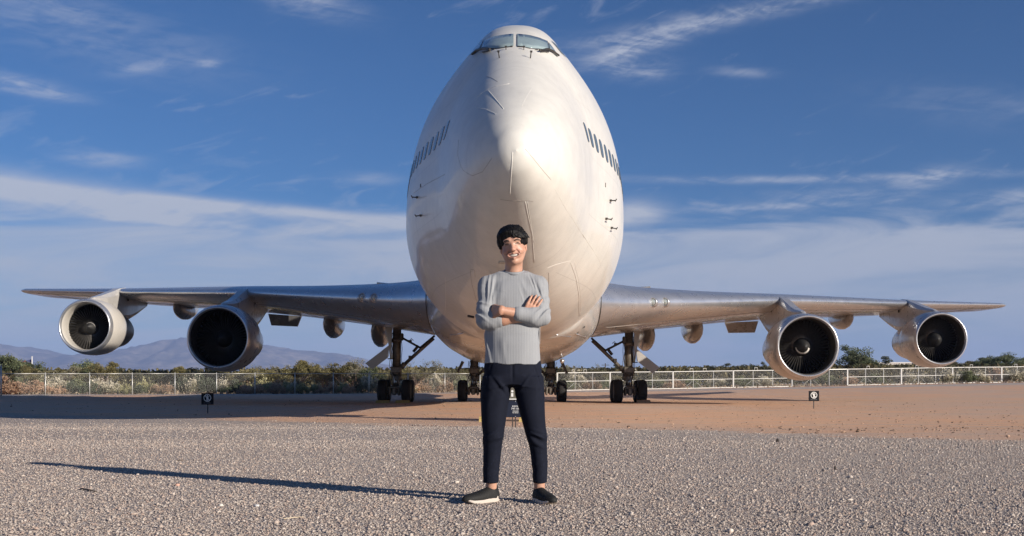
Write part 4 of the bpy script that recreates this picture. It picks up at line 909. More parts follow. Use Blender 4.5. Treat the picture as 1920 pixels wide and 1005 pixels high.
# white railed barrier panels on the right, each a freestanding panel
sec = [(1045, 1144), (1144, 1262), (1262, 1375), (1375, 1485), (1485, 1589), (1589, 1690), (1690, 1786), (1786, 1878), (1878, 1966), (1966, 2050)]
def dR(px): return 87 + (px - 1063) * .0155
def barrier(a, b, i, mw_=M_wht):
    da, db = dR(a), dR(b); A = Vector((wx(a, da), da, 0)); B_ = Vector((wx(b, db), db, 0)); A.z = gz1(A.x, A.y) + .03; B_.z = gz1(B_.x, B_.y) + .03; H = 1.46
    o = empty('barrier_panel', A); D = B_ - A; u = lambda f, z: (D.x * f, D.y * f, D.z * f + z)
    nosign = i == 4
    for (z, r) in ((.03, .035), (.76 if i != 4 else .72, .026), (H, .035)):
        if nosign and z < H - .1: continue
        MB().box(u(.5, z), (D.length, .05, .05 if r > .03 else .035), rot=D.to_track_quat('X', 'Z').to_matrix()).build('rail', mw_, o)
    for f, r in ((0.0, .055), (1 / 3, .022), (2 / 3, .022)):
        MB().box(u(f, H / 2 + .02), (r * 2, r * 2, H)).build('upright', mw_ if r > .05 else M_galv, o)
    for f in (.335,):
        for s_ in (-1, 1): MB().tube([u(f + .02 * s_, .62), u(f + .16 * s_, .03)], .012, 5).build('brace', M_galv, o)
    for f in (.30, .52) if i % 2 == 0 else (.38,):
        MB().tube([u(f - .025, H), u(f - .025, H + .24), u(f + .025, H + .24), u(f + .025, H)], .022, 5).build('lifting_loop', mw_, o)
    meshpanel(u(0, 0)[:2], u(1, 0)[:2], .05, H, D.z + .05, D.z + H, o)
    return o
bl = ['white railed barrier panel directly right of the man', 'white railed barrier panel behind the right wing wheels', 'white railed barrier panel just right of the hanging gear door', 'white railed barrier panel left of the sunlit inboard engine', 'plain grey barrier panel beneath the sunlit inboard engine', 'white railed barrier panel in front of the tall lone tree',
      'white railed barrier panel under the outboard right engine', 'white railed barrier panel right of the outboard engine', 'white railed barrier panel at the right edge of the photo', None]
for i, (a, b) in enumerate(sec):
    if bl[i] is None: continue
    o = barrier(a, b, i, M_galv if i == 4 else M_wht); tag(o, bl[i], 'barrier', 'barrier panels in the right-hand fence')

# ------------------------------------------------------------------ signs
M_sign = mat('sign_black', (.008, .009, .012), .7, spec=.15); M_navy = mat('sign_navy', (.012, .016, .032), .35); M_ink = mat('sign_white', (.70, .70, .68), .5); M_post = mat('sign_post', (.05, .04, .035), .6)
def text_mesh(body, size, parent, loc, m, name='lettering', font_bold=True):
    cu = bpy.data.curves.new('lettering', 'FONT'); cu.body = body; cu.size = size; cu.align_x = 'CENTER'; cu.extrude = .0015; cu.offset = size * .012; cu.resolution_u = 3
    ob = bpy.data.objects.new('tmp_text', cu); COL.objects.link(ob); dg = bpy.context.evaluated_depsgraph_get(); me = bpy.data.meshes.new_from_object(ob.evaluated_get(dg)); bpy.data.objects.remove(ob)
    me.materials.clear(); me.materials.append(m); o = link(name, me, parent, loc); o.rotation_euler = (R(90), 0, 0); return o
def nosign(px, dd, lab, yaw=0):
    x = wx(px, dd); g0 = gz1(x, dd); s_ = .19; zc_ = .45
    o = empty('warning_sign', (x, dd, g0), (0, 0, yaw)); MB().box((0, .02, zc_ / 2 - .02), (.03, .03, zc_ + .15)).build('post', M_post, o)
    MB().box((0, 0, zc_), (s_ * 2, .012, s_ * 1.92), bevel=.003).build('board', M_sign, o)
    mb = MB(); n = 36; cz = zc_ + .03; V = []
    for k in range(n):
        a = 2 * math.pi * k / n
        for r in (.118, .098): V.append((r * math.cos(a), -.009, cz + r * math.sin(a)))
    mb.add(V, [(2 * k, 2 * k + 1, (2 * k + 3) % (2 * n), (2 * k + 2) % (2 * n)) for k in range(n)])
    mb.box((0, -.0105, cz), (.205, .002, .020), rot=Matrix.Rotation(R(45), 3, 'Y')); mb.build('prohibition_ring', M_ink, o, fix=False)
    fg = MB(); fg.box((0, -.009, cz - .002), (.056, .003, .085)); fg.box((-.016, -.009, cz - .07), (.02, .003, .06)); fg.box((.017, -.009, cz - .066), (.02, .003, .052)); fg.box((.03, -.009, cz + .028), (.07, .003, .016), rot=Matrix.Rotation(R(-35), 3, 'Y')); fg.box((-.03, -.009, cz + .02), (.06, .003, .016), rot=Matrix.Rotation(R(30), 3, 'Y'))
    fg.add([(.021 * math.cos(a), -.0105, cz + .066 + .021 * math.sin(a)) for a in np.linspace(0, 2 * math.pi, 13)[:-1]], [tuple(range(12))]); fg.build('figure', M_ink, o, fix=False)
    text_mesh('NO CLIMBING', .036, o, (0, -.009, zc_ - .14), mat('sign_dim_ink', (.16, .16, .17), .6)); tag(o, lab, 'sign', 'small black no-climbing signs'); return o
nosign(389, 33.2, 'small black no-climbing sign standing in the wing shadow on the left'); nosign(1526, 38.0, 'small black no-climbing sign on sunlit dirt at right', R(4))
d = 20.6; x = wx(966.5, d); sg_o = empty('information_sign', (x, d, gz1(x, d))); tag(sg_o, 'navy information plaque on a thin post seen between the man\'s legs', 'sign')
zt = topz(751, d) - gz1(x, d); zb = topz(782.5, d) - gz1(x, d)
MB().box((0, .02, zb / 2), (.022, .02, zb + .2)).build('post', M_post, sg_o)
MB().box((-.02, 0, (zt + zb) / 2), (.36, .014, zt - zb), bevel=.004).build('plaque', M_navy, sg_o)
for body, sz, py in (('BOEING', .036, 762.8), ('747-100', .050, 767.8), ('AIRLINER', .028, 771.8), ('SN 702007', .026, 774.8)): text_mesh(body, sz, sg_o, (-.0, -.0095, topz(py, d) - gz1(x, d)), M_ink)
for py in (752.4, 781): MB().lathe([(-.006, 0), (-.006, .006), (0, .006)], c=(0, -.008, topz(py, d) - gz1(x, d)), n=8).build('bolt', M_ink, sg_o)
d2 = 21.2; x2 = wx(961, d2); s2 = empty('figure_sign', (x2, d2, gz1(x2, d2))); tag(s2, 'small grey sign with white figure above the navy plaque', 'sign')
z1_ = topz(722, d2) - gz1(x2, d2); z0_ = topz(749.5, d2) - gz1(x2, d2)
MB().box((0, 0, (z0_ + z1_) / 2), (.30, .014, z1_ - z0_), bevel=.003).build('board', mat('sign_olive', (.12, .11, .085), .5), s2); MB().box((0, -.009, z0_ + .012), (.30, .006, .02)).build('lower_edge', M_ink, s2); MB().box((0, .02, z0_ / 2), (.025, .02, z0_ + .1)).build('post', M_post, s2)
fz = topz(733.6, d2) - gz1(x2, d2); MB().add([(-.004 + .024 * math.cos(a), -.009, fz + .024 * math.sin(a)) for a in np.linspace(0, 2 * math.pi, 15)[:-1]], [tuple(range(14))]).box((-.006, -.009, fz - .072), (.042, .002, .07)).build('figure', M_ink, s2, fix=False)

# ------------------------------------------------------------------ chocks, flag, small far things
M_choc = mat('yellow_chock', (.45, .33, .12), .7, var=.3, vscale=8); M_tim = mat('timber_chock', (.35, .26, .18), .8, var=.25, vscale=6)
def chock(x, y, w_, m, lab, h=.17, dep=.28):
    o = MB().prism([(0, 0), (dep, 0), (dep * .75, h), (dep * .25, h * .55)], 'x', -w_ / 2, w_ / 2).build('wheel_chock', m, None, (x, y, gz1(x, y) - .01)); tag(o, lab, 'chock'); return o
for px, lab in ((906, 'yellow chock in front of the left nose wheel'), (981, 'yellow chock in front of the right nose wheel')):
    chock(wx(px, 25.1), 25.1, .20, M_choc, lab, .14, .2)
chock(5.5 + .56, 50.6 - .735 - .95, .62, M_tim, 'timber chock ahead of the outer right wing wheel', .16, .4)
chock(-5.5 - .56 + .1, 50.6 - .735 - .95, .62, M_choc, 'timber chock ahead of the outer left wing wheel', .14, .4)
chock(-5.5 + .56 - .1, 50.6 - .735 - .95, .62, M_choc, 'timber chock ahead of the inner left wing wheel', .14, .4)
fd = 190; fx = wx(60, fd); fg0 = gz1(fx, fd); ft = topz(668, fd); fl = empty('flagpole', (fx, fd, fg0)); tag(fl, 'white flagpole with a red and white striped flag beyond the trees at left', 'flag')
MB().tube([(0, 0, 0), (0, 0, ft - fg0)], .09, 8).build('pole', M_wht, fl)
M_fr = mat('flag_red', (.42, .05, .05), .8); M_fw = mat('flag_white', (.6, .58, .58), .8); M_fb = mat('flag_blue', (.04, .05, .14), .8)
V = []; F = []; mi = []; nu, nv = 14, 13; W_, H_ = 2.7, 1.9; zf = ft - fg0 - .55
for i in range(nu + 1):
    for j in range(nv + 1): u = i / nu; v = j / nv; V.append((-u * W_, .22 * math.sin(u * 7 + v), zf - v * H_ - u * .75 + .1 * math.sin(u * 5)))
for i in range(nu):
    for j in range(nv): F.append((i * (nv + 1) + j, i * (nv + 1) + j + 1, (i + 1) * (nv + 1) + j + 1, (i + 1) * (nv + 1) + j)); mi.append(2 if (i < nu * .42 and j < 7) else (0 if j % 2 == 0 else 1))
link('flag', mesh_from('flag', V, F, [M_fr, M_fw, M_fb], True, mi), fl)
M_bld = mat('pale_wall', (.55, .53, .50), .8); M_blw = mat('dark_opening', (.05, .05, .055), .5)
def shed(px, d, wpx, top, lab, nwin=3):
    x = wx(px, d); g0 = gz1(x, d); wd = wpx / FPX * d; h = topz(top, d) - g0; o = empty('low_building', (x, d, g0)); tag(o, lab, 'building')
    MB().box((0, 3, h / 2 - .1), (wd, 6, h)).build('wall', M_bld, o); MB().box((0, 3, h + .02), (wd + .5, 6.5, .25)).build('roof', M_wht, o)
    for k in range(nwin): MB().box((-wd / 2 + wd * (k + .5) / nwin, -.03, h * .55), (wd / nwin * .4, .06, h * .3)).build('window', M_blw, o)
shed(142, 210, 16, 692.5, 'tiny white building glimpsed among the scrub at left'); shed(1678, 330, 66, 680, 'long pale low building on the horizon between the right engines', 6)
for px, top, d in ((1135, 681, 200), (1003, 684, 240)):
    x = wx(px, d); g0 = gz1(x, d); o = empty('utility_pole', (x, d, g0)); tag(o, 'thin dark utility pole rising from the scrub line %s' % ('right of the right body wheels' if px > 1100 else 'behind the man'), 'pole'); MB().tube([(0, 0, 0), (0, 0, topz(top, d) - g0)], .09, 6).build('pole', M_post, o); MB().box((0, 0, topz(top, d) - g0 - .35), (1.4, .1, .1)).build('crossarm', M_post, o)

# ------------------------------------------------------------------ loose stones on the gravel (real pebbles), clods on the dirt
t_ = (1 + 5 ** .5) / 2
ico = np.array([(-1, t_, 0), (1, t_, 0), (-1, -t_, 0), (1, -t_, 0), (0, -1, t_), (0, 1, t_), (0, -1, -t_), (0, 1, -t_), (t_, 0, -1), (t_, 0, 1), (-t_, 0, -1), (-t_, 0, 1)]) / math.sqrt(1 + t_ * t_)
icf = np.array([(0, 11, 5), (0, 5, 1), (0, 1, 7), (0, 7, 10), (0, 10, 11), (1, 5, 9), (5, 11, 4), (11, 10, 2), (10, 7, 6), (7, 1, 8), (3, 9, 4), (3, 4, 2), (3, 2, 6), (3, 6, 8), (3, 8, 9), (4, 9, 5), (2, 4, 11), (6, 2, 10), (8, 6, 7), (9, 8, 1)])
M_peb = mat('pebbles', (.4, .35, .3), .85, attr='leafcol', spec=.3)
PAL = np.array([(.36, .30, .26), (.52, .45, .385), (.24, .20, .18), (.44, .365, .315), (.62, .55, .48), (.42, .29, .235), (.30, .275, .26), (.68, .63, .57), (.40, .375, .36), (.55, .43, .35)])
PAL = (PAL * .52 + np.array((.42, .365, .315)) * .48) * np.array((.95, .92, .90))
oct_v = np.array([(1, 0, 0), (-.5, .87, 0), (-.5, -.87, 0), (.45, .3, .9), (-.5, .1, .85), (.1, -.55, .8), (0, 0, -.8)]); oct_f = np.array([(0, 1, 3), (1, 4, 3), (1, 2, 4), (2, 5, 4), (2, 0, 5), (0, 3, 5), (3, 4, 5)])
def stones(name, X, Y, R_, rg, pal=PAL, flat=.6, sink=.25, base=(ico, icf)):
    bv, bf = base; m = len(bv); n = len(X); sc_ = R_[:, None] * rg.uniform(.6, 1.35, (n, 3)) * [1, 1, flat]; a = rg.uniform(0, 2 * math.pi, n); B_ = bv[None] * (1 + rg.uniform(-.28, .28, (n, m, 1)))
    v = B_ * sc_[:, None, :]; ca, sa = np.cos(a)[:, None], np.sin(a)[:, None]; vx = v[..., 0] * ca - v[..., 1] * sa; vy = v[..., 0] * sa + v[..., 1] * ca
    z0 = gz(X, Y) + sc_[:, 2] * (1 - sink * 2); V = np.stack([vx + X[:, None], vy + Y[:, None], v[..., 2] + z0[:, None]], -1).reshape(-1, 3)
    F = (bf[None] + (np.arange(n) * m)[:, None, None]).reshape(-1, 3); C = pal[rg.integers(0, len(pal), n)] * rg.uniform(.88, 1.12, (n, 1)); C = np.repeat(C, m, 0)
    o = link(name, veg_mesh(name, V, F, C, M_peb)); tag(o, kind='stuff'); return o
rg = np.random.default_rng(11); n = 160000; u = rg.uniform(0, 1, n); Y = 4.6 * (14.5 / 4.6) ** (u ** .95); X = rg.uniform(-.54, .54, n) * Y; R_ = rg.lognormal(math.log(.0046), .36, n) * (.85 + Y * .045); R_ = np.clip(R_, .003, .016)
stones('gravel_stones', X, Y, R_, rg, base=(oct_v, oct_f), flat=.7, sink=.35)
n = 380; Y = 4.8 * (13 / 4.8) ** rg.uniform(0, 1, n); X = rg.uniform(-.54, .54, n) * Y; stones('larger_stones', X, Y, np.clip(rg.lognormal(math.log(.011), .3, n), .008, .022), rg)
n = 46000; Y = rg.uniform(12.5, 24, n); X = rg.uniform(-.54, .54, n) * Y; k = Y < bound(X) + .3; R_ = np.clip(rg.lognormal(math.log(.0082), .35, n), .005, .02); stones('gravel_stones', X[k], Y[k], R_[k], rg, base=(oct_v, oct_f), flat=.7)
n = 24000; Y = 12 * (36 / 12) ** rg.uniform(0, 1, n); X = rg.uniform(-.56, .56, n) * Y; k = Y < bound(X) + .4; R_ = np.clip(rg.lognormal(math.log(.0095), .35, n), .005, .025); stones('gravel_stones', X[k], Y[k], R_[k], rg, base=(oct_v, oct_f))
n = 7000; Y = 14 * (66 / 14) ** rg.uniform(0, 1, n); X = rg.uniform(-.56, .56, n) * Y; k = Y > bound(X) + .1; R_ = np.clip(rg.lognormal(math.log(.011), .5, n), .006, .035); stones('dirt_clods', X[k], Y[k], R_[k], rg, np.array([(.30, .20, .14), (.20, .14, .10), (.38, .25, .17), (.10, .07, .05), (.42, .29, .20)]), .5)
# individual bits lying about
def bit(name, px, py, size, col, lab, cat, flat=.6, z=0.0):
    d = CAMH * FPX / (py - CYH); d = (CAMH - gz1(0, d)) * FPX / (py - CYH); x = wx(px, d); rg = np.random.default_rng(int(px)); v = ico * (1 + rg.uniform(-.2, .2, (12, 1))) * np.array(size); o = link(name, mesh_from(name, v, icf, mat('mat_' + name, col, .85, var=.2, vscale=30)), None, (x, d, gz1(x, d) + size[2] * .6)); tag(o, lab, cat); return o
bit('clod', 1458, 829, (.026, .022, .034), (.05, .04, .035), 'small black clod alone on the gravel right of the man', 'clod'); bit('stone', 481, 950, (.022, .016, .011), (.5, .5, .5), 'pale blue-grey stone on the gravel below the shadow', 'stone'); bit('stone', 414, 950, (.018, .016, .012), (.6, .56, .5), 'cream stone on the gravel left of the blue-grey one', 'stone')
bit('stone', 332, 911, (.022, .018, .012), (.55, .32, .24), 'orange-pink stone on the gravel at lower left', 'stone'); bit('stone', 1370, 998, (.018, .016, .014), (.66, .56, .48), 'light peach stone near the bottom edge right of the man', 'stone'); bit('clod', 1566, 881, (.012, .012, .024), (.07, .055, .045), 'upright dark fragment on the gravel at right', 'clod')
def twig(px0, py0, px1, py1, r, col, lab):
    P = []
    for px, py in ((px0, py0), ((px0 + px1) / 2, (py0 + py1) / 2 - .8), (px1, py1)): d = CAMH * FPX / (py - CYH); x = wx(px, d); P.append(Vector((x, d, gz1(x, d) + r * 1.6)))
    o = MB().tube([p - P[0] for p in P], [r, r * .9, r * .5], 6).build('twig', mat('dry_twig', col, .8), None, P[0]); tag(o, lab, 'twig')
twig(531, 974.5, 572, 971, .0035, (.55, .46, .33), 'straight pale straw lying near the bottom edge'); twig(152, 919, 182, 924.5, .006, (.07, .055, .045), 'dark twig on the gravel at lower left'); twig(328, 866, 345, 865, .006, (.09, .07, .055), 'short dark twig above the man\'s shadow')
# ------------------------------------------------------------------ the man (implicit surfaces, meshed with surface nets)
class SDF:
    def __init__(s, xs, ys, zs):
        s.x, s.y, s.z = [np.asarray(a, float) for a in (xs, ys, zs)]; s.F = np.full((len(s.x), len(s.y), len(s.z)), 1.0)
    def reg(s, lo, hi):
        r = []
        for a, l, h in ((s.x, lo[0], hi[0]), (s.y, lo[1], hi[1]), (s.z, lo[2], hi[2])):
            i, j = np.searchsorted(a, l), np.searchsorted(a, h); r.append(slice(max(i - 1, 0), min(j + 1, len(a))))
        P = np.meshgrid(s.x[r[0]], s.y[r[1]], s.z[r[2]], indexing='ij'); return tuple(r), P
    def comb(s, r, d, k, op='add'):
        f = s.F[r]
        if op == 'add':
            h = np.clip(.5 + .5 * (f - d) / k, 0, 1); s.F[r] = f + (d - f) * h - k * h * (1 - h)
        else:
            d = -d; h = np.clip(.5 - .5 * (f - d) / k, 0, 1); s.F[r] = f + (d - f) * h + k * h * (1 - h)
    def cone(s, a, b, ra, rb, k=.012, op='add', sc=(1, 1, 1)):
        a, b = np.array(a, float), np.array(b, float); m = max(ra, rb) * max(1, max(sc)) + 3 * k + .01
        r, (X, Y, Z) = s.reg(np.minimum(a, b) - m, np.maximum(a, b) + m)
        ba = b - a; L2 = max((ba ** 2).sum(), 1e-9); px, py, pz = X - a[0], Y - a[1], Z - a[2]
        t = np.clip((px * ba[0] + py * ba[1] + pz * ba[2]) / L2, 0, 1)
        d = np.sqrt(((px - t * ba[0]) / sc[0]) ** 2 + ((py - t * ba[1]) / sc[1]) ** 2 + ((pz - t * ba[2]) / sc[2]) ** 2) - (ra + (rb - ra) * t); s.comb(r, d * min(sc), k, op)
    def ell(s, c, rad, k=.012, op='add', M=None):
        c = np.array(c, float); rad = np.array(rad, float); m = rad.max() + 3 * k + .01; r, (X, Y, Z) = s.reg(c - m, c + m); X, Y, Z = X - c[0], Y - c[1], Z - c[2]
        if M is not None: X, Y, Z = [M[0][i] * X + M[1][i] * Y + M[2][i] * Z for i in range(3)]
        k0 = np.sqrt((X / rad[0]) ** 2 + (Y / rad[1]) ** 2 + (Z / rad[2]) ** 2); k1 = np.sqrt((X / rad[0] ** 2) ** 2 + (Y / rad[1] ** 2) ** 2 + (Z / rad[2] ** 2) ** 2) + 1e-9
        s.comb(r, k0 * (k0 - 1) / k1, k, op)
    def loft(s, S_, k=.012, op='add', e=2.3):
        """S_: list of (z, cx, cy, hx, hy)"""
        S_ = sorted(S_); q = np.array(S_); f = [pchip(q[:, [0, i]]) for i in range(1, 5)]; m = .03
        lo = (min(q[:, 1] - q[:, 3]) - m, min(q[:, 2] - q[:, 4]) - m, q[0, 0] - m); hi = (max(q[:, 1] + q[:, 3]) + m, max(q[:, 2] + q[:, 4]) + m, q[-1, 0] + m)
        r, (X, Y, Z) = s.reg(lo, hi); zz = s.z[r[2]]; cx, cy, hx, hy = [g_(zz)[None, None, :] for g_ in f]
        rr = (np.abs((X - cx) / hx) ** e + np.abs((Y - cy) / hy) ** e) ** (1 / e); d = (rr - 1) * np.minimum(hx, hy) * .95
        dz = np.maximum(q[0, 0] - Z, Z - q[-1, 0]); s.comb(r, np.maximum(d, dz), k, op)
    def disp(s, lo, hi, fn):
        r, P = s.reg(lo, hi); s.F[r] = s.F[r] + fn(*P)
    def mesh(s):
        F = s.F; sg = F < 0; nx, ny, nz = F.shape; idx = np.full((nx - 1, ny - 1, nz - 1), -1, np.int64)
        cnt = np.zeros((nx - 1, ny - 1, nz - 1), np.int8)
        for a in (0, 1):
            for b in (0, 1):
                for c in (0, 1): cnt += sg[a:nx - 1 + a, b:ny - 1 + b, c:nz - 1 + c]
        act = (cnt > 0) & (cnt < 8); I, J, K = np.nonzero(act); idx[I, J, K] = np.arange(len(I)); acc = np.zeros((len(I), 3)); num = np.zeros(len(I))
        gx_, gy_, gz_ = s.x, s.y, s.z
        for ax in range(3):
            for u in (0, 1):
                for v in (0, 1):
                    o = [0, 0, 0]; o[(ax + 1) % 3] = u; o[(ax + 2) % 3] = v; e = list(o); e[ax] = 1
                    a = F[I + o[0], J + o[1], K + o[2]]; b = F[I + e[0], J + e[1], K + e[2]]; cr = (a < 0) != (b < 0); t = np.where(cr, a / np.where(cr, a - b, 1), 0)
                    A = np.stack([gx_[I + o[0]], gy_[J + o[1]], gz_[K + o[2]]], 1); B_ = np.stack([gx_[I + e[0]], gy_[J + e[1]], gz_[K + e[2]]], 1)
                    acc += np.where(cr[:, None], A + (B_ - A) * t[:, None], 0); num += cr
        V = acc / num[:, None]; Q = []
        for ax in range(3):
            sl0 = [slice(None)] * 3; sl1 = [slice(None)] * 3; sl0[ax] = slice(0, -1); sl1[ax] = slice(1, None); cr = sg[tuple(sl0)] != sg[tuple(sl1)]; I, J, K = np.nonzero(cr); C = [I, J, K]; u, v = (ax + 1) % 3, (ax + 2) % 3
            ok = (C[u] > 0) & (C[v] > 0) & (C[u] < idx.shape[u]) & (C[v] < idx.shape[v]) & (C[ax] < idx.shape[ax]); I, J, K = I[ok], J[ok], K[ok]
            q = []
            for du, dv in ((0, 0), (-1, 0), (-1, -1), (0, -1)): o = [0, 0, 0]; o[u] = du; o[v] = dv; q.append(idx[I + o[0], J + o[1], K + o[2]])
            q = np.stack(q, 1); flip = sg[I, J, K]; q[~flip] = q[~flip][:, ::-1]; Q.append(q)
        return V, np.vstack(Q)
def axis(*segs):
    out = [segs[0][0]]
    for a, b, st in segs: out += list(np.linspace(a, b, max(int(round((b - a) / st)), 1) + 1)[1:])
    return np.array(out)
def solid(name, sdf, m, parent=None, attrib=None):
    V, Q = sdf.mesh(); me = mesh_from(name, V, Q, m, True)
    if attrib is not None:
        at = me.color_attributes.new('leafcol', 'FLOAT_COLOR', 'POINT'); C = attrib(V); at.data.foreach_set('color', np.hstack([C, np.ones((len(C), 1))]).astype(np.float32).ravel())
    o = link(name, me, parent); return o
PX, PY = 0.003, 6.66
# head frame: tilted a little towards the left of the picture, chin up
HT = Matrix.Rotation(R(-6.5), 3, 'Y') @ Matrix.Rotation(R(-3), 3, 'Z') @ Matrix.Rotation(R(5), 3, 'X'); H0 = Vector((.006, .0, 1.583)); HM = np.array(HT)
hp = lambda x, y, z: tuple(HT @ Vector((x, y, z)) + H0)
body = SDF(axis((-.26, -.11, .005), (-.11, .11, .0030), (.11, .26, .005)), axis((-.33, -.19, .006), (-.19, -.02, .0034), (-.02, .17, .006)), axis((.02, 1.08, .007), (1.08, 1.30, .0042), (1.30, 1.44, .005), (1.44, 1.74, .0030)))
b = body
# head
b.ell(hp(0, .018, .050), (.0755, .092, .088), .02, M=HM); b.ell(hp(0, -.022, .012), (.066, .070, .082), .02, M=HM)
b.ell(hp(0, -.030, -.040), (.057, .052, .056), .02, M=HM); b.ell(hp(0, -.062, -.078), (.024, .020, .017), .018, M=HM)
for q in (-1, 1):
    b.ell(hp(q * .040, -.052, -.012), (.026, .024, .022), .016, M=HM)      # cheeks lifted by the smile
    b.cone(hp(q * .058, .01, -.02), hp(q * .030, -.045, -.072), .018, .016, .02)
    b.ell(hp(q * .034, -.081, .034), (.0165, .012, .0085), .006, 'sub', M=HM)   # eye sockets
    b.ell(hp(q * .034, -.0700, .0315), (.0170, .0115, .0098), .004, M=HM)
    b.cone(hp(q * .018, -.086, .052), hp(q * .048, -.074, .053), .0060, .0045, .012)   # brows
    b.ell(hp(q * .078, .012, .010), (.009, .018, .030), .006, M=HM); b.ell(hp(q * .0835, .006, .010), (.005, .010, .018), .004, 'sub', M=HM)
    b.ell(hp(q * .012, -.100, -.008), (.0085, .010, .0075), .006, M=HM)
b.cone(hp(0, -.082, .038), hp(0, -.106, -.002), .0085, .0125, .012); b.ell(hp(0, -.076, .072), (.04, .010, .03), .03, M=HM)
b.cone(hp(-.030, -.073, -.036), hp(.030, -.073, -.036), .014, .014, .012)
for q in (-1, 1): b.cone(hp(0, -.090, -.057), hp(q * .032, -.078, -.042), .0065, .004, .006); b.cone(hp(0, -.091, -.030), hp(q * .034, -.077, -.032), .006, .004, .006)
b.ell(hp(0, -.092, -.041), (.028, .022, .0080), .003, 'sub', M=HM); b.ell(hp(0, -.090, -.0355), (.036, .020, .0045), .003, 'sub', M=HM)
for q in (-1, 1): b.cone(hp(q * .022, -.085, -.010), hp(q * .044, -.070, -.038), .0035, .003, .008, 'sub')
# neck and core
b.cone((.010, .022, 1.53), (.007, .028, 1.42), .054, .055, .03); b.cone((.012, -.012, 1.50), (.009, -.002, 1.455), .026, .024, .03)
b.cone((-.10, .03, 1.365), (.11, .03, 1.365), .04, .04, .03); b.loft([(.86, .003, 0, .13, .08), (1.05, 0, 0, .12, .075), (1.30, 0, .01, .14, .08), (1.38, .003, .03, .08, .045)], .03)
# arms inside the sleeves and bare forearms
RS, RE, RW = Vector((-.155, .012, 1.355)), Vector((-.172, -.085, 1.135)), Vector((.078, -.118, 1.152)); LS, LE_, LW = Vector((.160, .012, 1.355)), Vector((.180, -.078, 1.150)), Vector((-.070, -.170, 1.190))
b.cone(RS, RE, .038, .028, .02); b.cone(LS, LE_, .038, .028, .02)
b.cone(RE, RE.lerp(RW, .45), .029, .0395, .02); b.cone(RE.lerp(RW, .45), RW, .0395, .026, .02, sc=(1, .9, 1.0))
b.cone(LE_, LE_.lerp(LW, .45), .029, .037, .02); b.cone(LE_.lerp(LW, .45), LW, .036, .0245, .02, sc=(1, .9, 1.0))
def hand(wr, dirv, nrm, side, curl, L=.175, spread=1.0):
    """palm, four unequal bent fingers and a thumb leaving the side of the palm"""
    d = Vector(dirv).normalized(); n_ = Vector(nrm); n_ = (n_ - d * n_.dot(d)).normalized(); w_ = d.cross(n_) * side
    for k in range(4): f = (k - 1.5) * .0175; b.cone(wr + w_ * f * .6, wr + d * .078 + w_ * f * 1.1, .0155, .0120, .010, sc=(1, 1, 1))
    for k, l in enumerate((.070, .078, .074, .058)):
        f = (k - 1.5) * .0185 * spread; p = wr + d * .080 + w_ * f * 1.1; dd = d.copy(); segs = (.45, .30, .25)
        for j, sg_ in enumerate(segs):
            a = curl * (j + .6) / 2.2; dd = (d * math.cos(a) - n_ * math.sin(a) + w_ * f * 1.5).normalized(); q = p + dd * l * sg_ ; b.cone(p, q, .0086 - .0007 * j, .0080 - .0008 * j, .003); p = q
    t0 = wr + d * .022 - w_ * .026; t1 = t0 + (d * .8 - w_ * .55).normalized() * .038; t2 = t1 + (d * 1.0 - w_ * .15 - n_ * .15).normalized() * .030; b.cone(wr + d * .012 - w_ * .012, t0, .014, .013, .01); b.cone(t0, t1, .0125, .0105, .006); b.cone(t1, t2, .0100, .0080, .004)
hand(RW, (.50, .08, .84), (.1, -1, .15), -1, .25); hand(LW, (-.66, .78, .06), (-.4, -1, .30), 1, .5)
